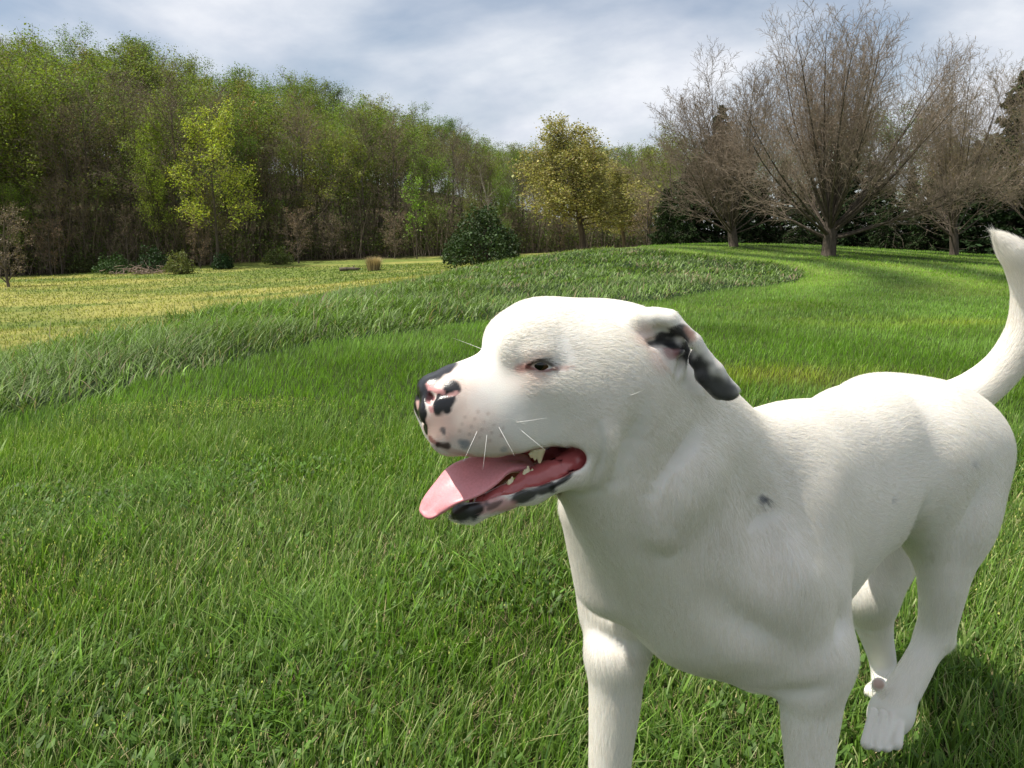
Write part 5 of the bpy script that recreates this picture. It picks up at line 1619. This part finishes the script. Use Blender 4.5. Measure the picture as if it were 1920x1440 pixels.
def build_special_trees():
    rng = np.random.default_rng(5)
    M = TM
    # three leafless maples on the mown hill
    m1 = make_tree("maple_tree", rng, MAPLE(1.55, .29, 42, 7.2), (M['maple_bark'], M['maple_twig'], M['bud']), dict(size=.022, spread=.02, col=(.20, .12, .08), keep=.2))
    place_px(m1, 1552, 28, -38, 1.9, 1.08)
    tag(m1, "largest leafless maple, its short thick trunk standing on the mown hill", "tree", "leafless maples on the mown hill")
    m2 = make_tree("maple_tree", rng, MAPLE(1.35, .20, 30, 6.4, 1.1), (M['maple_bark'], M['maple_twig'], M['bud']), dict(size=.022, spread=.02, col=(.20, .12, .08), keep=.2))
    place_px(m2, 1375, 34, 70, 1.0, 1.22)
    tag(m2, "smaller leafless maple with the thinnest trunk, nearest the golden oak", "tree", "leafless maples on the mown hill")
    m3 = make_tree("maple_tree", rng, MAPLE(1.9, .24, 28, 7.2, .95, (5, 72)), (M['maple_bark'], M['maple_twig'], M['bud']), dict(size=.035, spread=.04, col=(.17, .13, .05), keep=.5))
    place_px(m3, 1788, 33, 62, 2.2, 1.0)
    tag(m3, "leafless maple with a leaning trunk, beside the dog's raised tail", "tree", "leafless maples on the mown hill")
    m4 = make_tree("maple_tree", rng, MAPLE(2.2, .22, 24, 7.2, .85, (6, 62)), (M['maple_bark'], M['maple_twig'], M['bud']), dict(size=.04, spread=.04, col=(.17, .13, .05), keep=.4))
    place_px(m4, 1945, 39, 78, 2.2, 1.0)
    tag(m4, "leafless tree half cut off by the photo's edge, beyond the tail", "tree")
    # golden oak
    oak_spec = dict(H=7.4, r=.25, sides=[9, 6, 4], leaf_from=2, levels=[
        dict(segs=8, wob=.06, up=.08, taper=.15),
        dict(n=34, len=.66, ang=(30, 86), up=.045, wob=.12, t0=.33, segs=7, taper=.16, rk=.42, short=.38, fan=True, pw=1.1),
        dict(n=11, len=.40, ang=(30, 60), up=.03, wob=.15, t0=.15, segs=4, taper=.3, rk=.5, short=.4, rmin=.016),
        dict(n=6, len=.48, ang=(30, 65), up=.0, wob=.17, t0=.2, segs=3, taper=.5, rk=.6, short=.3, rmin=.012)])
    oak = make_tree("oak_tree", rng, oak_spec, (M['oak_bark'], M['oak_bark'], M['leaf']), dict(size=.13, spread=.20, col=(.31, .25, .10), keep=.95, n=4, clump=.8, cut=-.8, var=.26))
    place_px(oak, 1095, 62, 200, 2.7, 1.27)
    tag(oak, "broad oak with golden-olive young leaves standing alone before the far wood", "tree")
    o2 = copy_thing(oak); o2.name = "oak_tree"
    place_px(o2, 1172, 72, 290, 3.1, 1.1)
    tag(o2, "smaller golden-leaved oak close behind the broad one, toward the maples", "tree")
    # yellow-green tree at the wood's edge
    yg = make_tree("leafy_tree", rng, WOODTREE(13, .17, 18, .28, (30, 80), .42, 9, 6), (M['wood_bark'], M['wood_twig'], M['leaf']), dict(size=.17, spread=.30, col=(.30, .33, .055), keep=.9, n=3, clump=.5, cut=-.9))
    place_px(yg, 408, 76, 176, .5, 1.0)
    tag(yg, "bright yellow-green tree standing out against the dark wood", "tree")
    y2 = make_tree("leafy_tree", rng, WOODTREE(12, .12, 14, .3, (35, 60), .26, 8, 4), (M['wood_bark'], M['wood_twig'], M['leaf']), dict(size=.24, spread=.28, col=(.17, .26, .04), keep=.85))
    place_px(y2, 782, 83, 318, .5, .9)
    tag(y2, "small narrow bright green tree between the dry clump and the evergreen bush", "tree")
    y3 = copy_thing(yg); place_px(y3, 300, 79, 205, 2.5, .55)
    tag(y3, "narrow pale green tree just beside the bright yellow-green one", "tree")
    rd_ = make_tree("budding_tree", rng, WOODTREE(15, .14, 16, .4, (25, 50), .25, 9, 5), (M['wood_bark'], M['wood_twig'], M['leaf']), dict(size=.2, spread=.25, col=(.36, .20, .09), keep=.8))
    place_px(rd_, 482, 90, 188, .5, .85)
    tag(rd_, "tree with coppery orange buds behind the bright yellow-green tree", "tree")
    # pale sycamore leaning out
    sy = dict(H=15, r=.20, sides=[8, 5, 4], leaf_from=3, dir=(.12, 0, 1), levels=[
        dict(segs=9, wob=.07, up=.06, taper=.2),
        dict(n=11, len=.42, ang=(35, 70), up=.05, wob=.16, t0=.25, segs=7, taper=.2, rk=.5, short=.4),
        dict(n=8, len=.4, ang=(30, 60), up=.03, wob=.18, t0=.2, segs=4, taper=.3, rk=.5, short=.4, rmin=.022),
        dict(n=5, len=.5, ang=(30, 60), up=.0, wob=.2, t0=.2, segs=3, taper=.5, rk=.6, short=.3, rmin=.015)])
    s1 = make_tree("sycamore_tree", rng, sy, (M['pale_bark'], M['wood_twig'], M['leaf']), dict(size=.16, spread=.2, col=(.14, .16, .04), keep=.25))
    place_px(s1, 925, 84, 285, 1.9, 1.0)
    tag(s1, "sycamore with crooked whitish limbs above the round evergreen bush", "tree")
    # evergreens behind the maples
    con = [make_conifer("spruce_tree", rng, 11, 3.0, (.022, .040, .015), 38, droop=.30),
           make_conifer("spruce_tree", rng, 9, 3.4, (.026, .044, .015), 30, droop=.55, shape=.6)]
    rows = [(1275, 54, 330, 1, 1.2, "dark evergreen filling the gap behind the end of the row"),
            (1385, 56, 300, 1, 1.2, "dark evergreen filling the gap behind the smaller maple's trunk"),
            (1545, 56, 300, 1, 1.2, "dark evergreen low behind the largest maple's trunk"),
            (1625, 56, 300, 1, 1.2, "dark evergreen low behind the largest maple, on its tail side"),
            (1775, 55, 290, 1, 1.2, "dark evergreen low behind the leaning maple's trunk"),
            (1860, 54, 280, 1, 1.2, "dark evergreen low behind the dog's tail tip"),
            (1246, 47, 350, 1, .8, "lowest drooping evergreen at the end of the row, beside the golden oak"),
            (1292, 49, 300, 1, 1.0, "drooping dark evergreen second from the golden oak"),
            (1342, 50, 196, 0, 1.15, "tallest dark evergreen behind the smaller maple"),
            (1425, 51, 330, 1, 1.1, "dark evergreen seen between the two nearest maples' trunks"),
            (1500, 49, 345, 1, 1.0, "low dark evergreen just left of the largest maple's trunk"),
            (1588, 51, 268, 0, 1.1, "tall dark evergreen rising behind the largest maple's crown"),
            (1660, 48, 345, 1, 1.0, "low dark evergreen just right of the largest maple's trunk"),
            (1735, 50, 330, 1, 1.1, "dark evergreen just left of the leaning maple's trunk"),
            (1815, 49, 262, 0, 1.0, "dark evergreen just right of the leaning maple's trunk"),
            (1890, 46, 130, 0, 1.2, "tallest evergreen of all, above the dog's tail tip"),
            (1975, 46, 165, 0, 1.2, "dark evergreen cut by the photo's right edge"),
            (2060, 44, 200, 1, 1.1, "dark evergreen outside the photo beyond the right edge"),
            (1462, 55, 300, 0, 1.0, "narrow dark evergreen further back between the maples"),
            (1700, 55, 310, 0, 1.0, "narrow dark evergreen further back, left of the leaning maple")]
    seen = [False, False]
    for px, Y, top, k, wd, lab in rows:
        c = con[k] if not seen[k] else copy_thing(con[k]); seen[k] = True
        place_px(c, px, Y, top, rng.uniform(0, 6), wd)
        tag(c, lab, "tree", "dark evergreens behind the maples")
    # round evergreen bush
    h = make_bush("holly_bush", rng, 4.1, 3.1, (.035, .062, .018), .11, 15000, M['holly'], lumps=.20, dome=.55, hollow=.5)
    x = x_at(905, 45); place(h, x, 45, None); h.scale = (1, 1, 1)
    zt = z_at_row(388, 45) - float(ground_z(x, 45)); h.scale = (1, 1, zt / 3.1 * 1.02)
    tag(h, "round dark evergreen bush on the slope in front of the wood", "bush")
    # shrubs along the wood's edge
    for px, Y, W, H, col, lab, up in (
            (285, 73, 2.7, 2.3, (.022, .050, .014), "dark green evergreen shrub right beside the brush pile", 0),
            (212, 73, 3.2, 1.7, (.040, .080, .020), "low wide dark green shrub left of the brush pile", 0),
            (335, 70, 2.4, 1.9, (.150, .150, .050), "pale olive shrub between two darker ones", 0),
            (417, 75, 1.9, 1.4, (.022, .050, .014), "small round dark green shrub under the yellow-green tree", 0),
            (160, 76, 3.0, 1.5, (.060, .075, .030), "grey-green bramble shrub in front of the trunks", 0),
            (520, 80, 3.0, 1.6, (.075, .085, .030), "loose olive shrub at the foot of the trunks", 0)):
        s = make_bush("shrub", rng, W, H, col, .13, 2600, M['holly'] if col[0] < .05 else M['leaf'], lumps=.28, dome=.7, hollow=.3)
        place(s, x_at(px, Y), Y)
        tag(s, lab, "shrub", "shrubs along the wood's edge")
    rb = make_tree("thorn_tree", rng, dict(H=3.4, r=.07, sides=[6, 5, 4], leaf_from=2, levels=[
        dict(segs=4, wob=.12, up=.05, taper=.4), dict(n=14, len=.62, ang=(25, 70), up=.02, wob=.13, t0=.05, segs=5, taper=.25, rk=.6, short=.4),
        dict(n=9, len=.45, ang=(30, 60), up=.0, wob=.15, t0=.1, segs=4, taper=.3, rk=.6, short=.4, rmin=.010),
        dict(n=6, len=.5, ang=(30, 60), up=.0, wob=.15, t0=.1, segs=3, taper=.5, rk=.7, short=.3, rmin=.007)]),
        (M['wood_bark'], M['wood_twig'], M['bud']), dict(size=.05, spread=.06, col=(.24, .16, .12), keep=.7))
    place_px(rb, 12, 58, 372, .3, 1.05)
    tag(rb, "small twiggy brown thorn tree standing out in the meadow by the left edge", "tree")
    r2 = copy_thing(rb); r2.name = "redbud_tree"
    place_px(r2, 1212, 52, 345, 1.3, 1.0)
    tag(r2, "small rosy-brown twiggy tree between the golden oak and the evergreens", "tree")
    for i, (bx_, by_, bt_) in enumerate(((95, 74, 400), (240, 77, 380), (375, 77, 405), (560, 81, 380), (625, 84, 395), (740, 84, 388), (960, 88, 380), (1050, 88, 385))):
        bb = copy_thing(rb); bb.name = "thorn_tree"; place_px(bb, bx_, by_, bt_, i * 1.7, rng.uniform(.8, 1.2))
        tag(bb, "low twiggy leafless tree at the wood's edge, %s from the left" % ["first", "second", "third", "fourth", "fifth", "sixth", "seventh", "last"][i], "tree", "low twiggy trees along the wood's edge")
    # dry pampas clump
    g = empty("grass_clump", (0, 0, 0)); n = 1500
    base = np.stack([rng.normal(0, .16, n), rng.normal(0, .16, n), np.zeros(n)], 1)
    az = np.arctan2(base[:, 1], base[:, 0]) + rng.normal(0, .4, n)
    me = join_meshes("blades", [blade_mesh("b", base, az, rng.uniform(.6, 1.15, n), np.full(n, .03), rng.uniform(.05, .35, n), rng.uniform(0, .35, n),
                                           np.array([.42, .31, .20]) * np.exp(rng.normal(0, .2, (n, 1))), 3)])
    link_mesh("blades", me, leaf_material("straw", .25, .7, .2), g)
    place(g, x_at(700, 62), 62)
    tag(g, "dry tan grass clump standing alone at the far end of the meadow", "plant")
    # fallen log
    lg = empty("fallen_log", (0, 0, 0))
    p = np.array([[-.75, 0, .13], [-.3, .03, .14], [.2, 0, .15], [.75, -.04, .13]])
    V, F = tubes([(0, p, np.array([.14, .15, .14, .12])), (0, np.array([[.2, 0, .2], [.28, .02, .32], [.33, .02, .38], [.36, .03, .45]]), np.array([.04, .035, .03, .02]))], [10])
    caps = [np.arange(0, 10)[::-1].reshape(1, -1), np.arange(30, 40).reshape(1, -1)]
    link_mesh("trunk", mesh_np("trunk", V, F + caps, smooth=False), M['wood_bark'], lg)
    place(lg, x_at(655, 64), 64); lg.rotation_euler = (0, 0, .15)
    tag(lg, "dark fallen log lying in the meadow left of the dry clump", "log")
    # brush pile: criss-crossed cut branches
    bpile = empty("brush_pile", (0, 0, 0)); br = []
    for i in range(90):
        a = rng.uniform(0, 6.28); c = np.array([rng.normal(0, .8), rng.normal(0, .5), abs(rng.normal(.25, .22))]); L = rng.uniform(.5, 1.5)
        d = unit([math.cos(a), math.sin(a), rng.normal(0, .35)])
        p0, p1 = c - d * L / 2, c + d * L / 2; pm = c + rng.normal(0, .08, 3)
        for q in (p0, pm, p1): q[2] = max(q[2], .03)
        br.append((0, np.array([p0, pm, p1]), np.array([.035, .028, .012]) * rng.uniform(.6, 1.3)))
    V, F = tubes(br, [4]); link_mesh("branches", mesh_np("branches", V, F), bark_material("weathered_wood", (.30, .23, .18), .4, 5), bpile)
    place(bpile, x_at(262, 71), 71)
    tag(bpile, "heap of cut branches lying at the wood's edge between two shrubs", "brush pile")

def build_undergrowth():
    """thin stems, brambles and low leaves inside the wood: nobody could count them"""
    rng = np.random.default_rng(9)
    br = []
    for i in range(4200):
        px = rng.uniform(-330, 1260)
        e = float(np.interp(px, [-400, 0, 300, 600, 900, 1150, 1300], [68, 75, 80, 86, 88, 90, 92]))
        Y = e + rng.exponential(7) - 1.5; x = x_at(px, Y); z = float(ground_z(x, Y))
        h = rng.uniform(2, 7) if rng.random() < .38 else rng.uniform(.8, 2.5)
        p = np.array([x, Y, z - .1]); d = unit([rng.normal(0, .12), rng.normal(0, .12), 1]); pts = [p]
        for k in range(4):
            d = unit(d + rng.normal(0, .10, 3)); pts.append(pts[-1] + d * h / 4)
        r0 = .012 + .006 * h
        br.append((0, np.array(pts), np.linspace(r0, r0 * .25, 5)))
        if h > 1.2:
            for k in range(rng.integers(6, 13)):
                j = rng.integers(1, 4); dd = unit(d * .6 + rng.normal(0, .6, 3) + np.array([0, 0, .3])); l = h * rng.uniform(.1, .25)
                q = pts[j] + (pts[j + 1] - pts[j]) * rng.random()
                br.append((1, np.array([q, q + dd * l * .5, q + unit(dd + np.array([0, 0, .3])) * l]), np.array([.016, .012, .006])))
    # evergreens' skirt on the right stays dark, with a few stems
    V, F = tubes(br, [3, 3]); nt = sum(len(f) for f in F)
    c = []
    for lv, p, r in br:
        if rng.random() < .8: c.append(p[-1] + rng.normal(0, .2, 3))
        if rng.random() < .45: c.append(p[len(p) // 2] + rng.normal(0, .3, 3))
    c = np.array(c)
    V2, F2, C2 = leaf_cards(rng, c, .17, .25, (.095, .115, .035), .35, n_per=2)
    V3, F3, C3 = merge([(V, F, None), (V2, F2, C2)])
    me = mesh_np("undergrowth", V3, F3); set_attr(me, "tone", C3)
    me.materials.append(TM['wood_twig']); me.materials.append(TM['leaf'])
    mi = np.zeros(len(me.polygons), np.int32); mi[nt:] = 1; me.polygons.foreach_set("material_index", mi)
    o = link_mesh("undergrowth", me, None)
    tag(o, "thin stems and sparse low leaves filling the floor of the wood", kind="stuff")

import time as _t
_t0 = _t.time()
build_ground(); print("ground", _t.time() - _t0)
build_grass(); print("grass", _t.time() - _t0)
build_woods(); print("woods", _t.time() - _t0)
build_special_trees(); print("special", _t.time() - _t0)
build_undergrowth(); print("under", _t.time() - _t0)
build_dog(); print("dog", _t.time() - _t0)
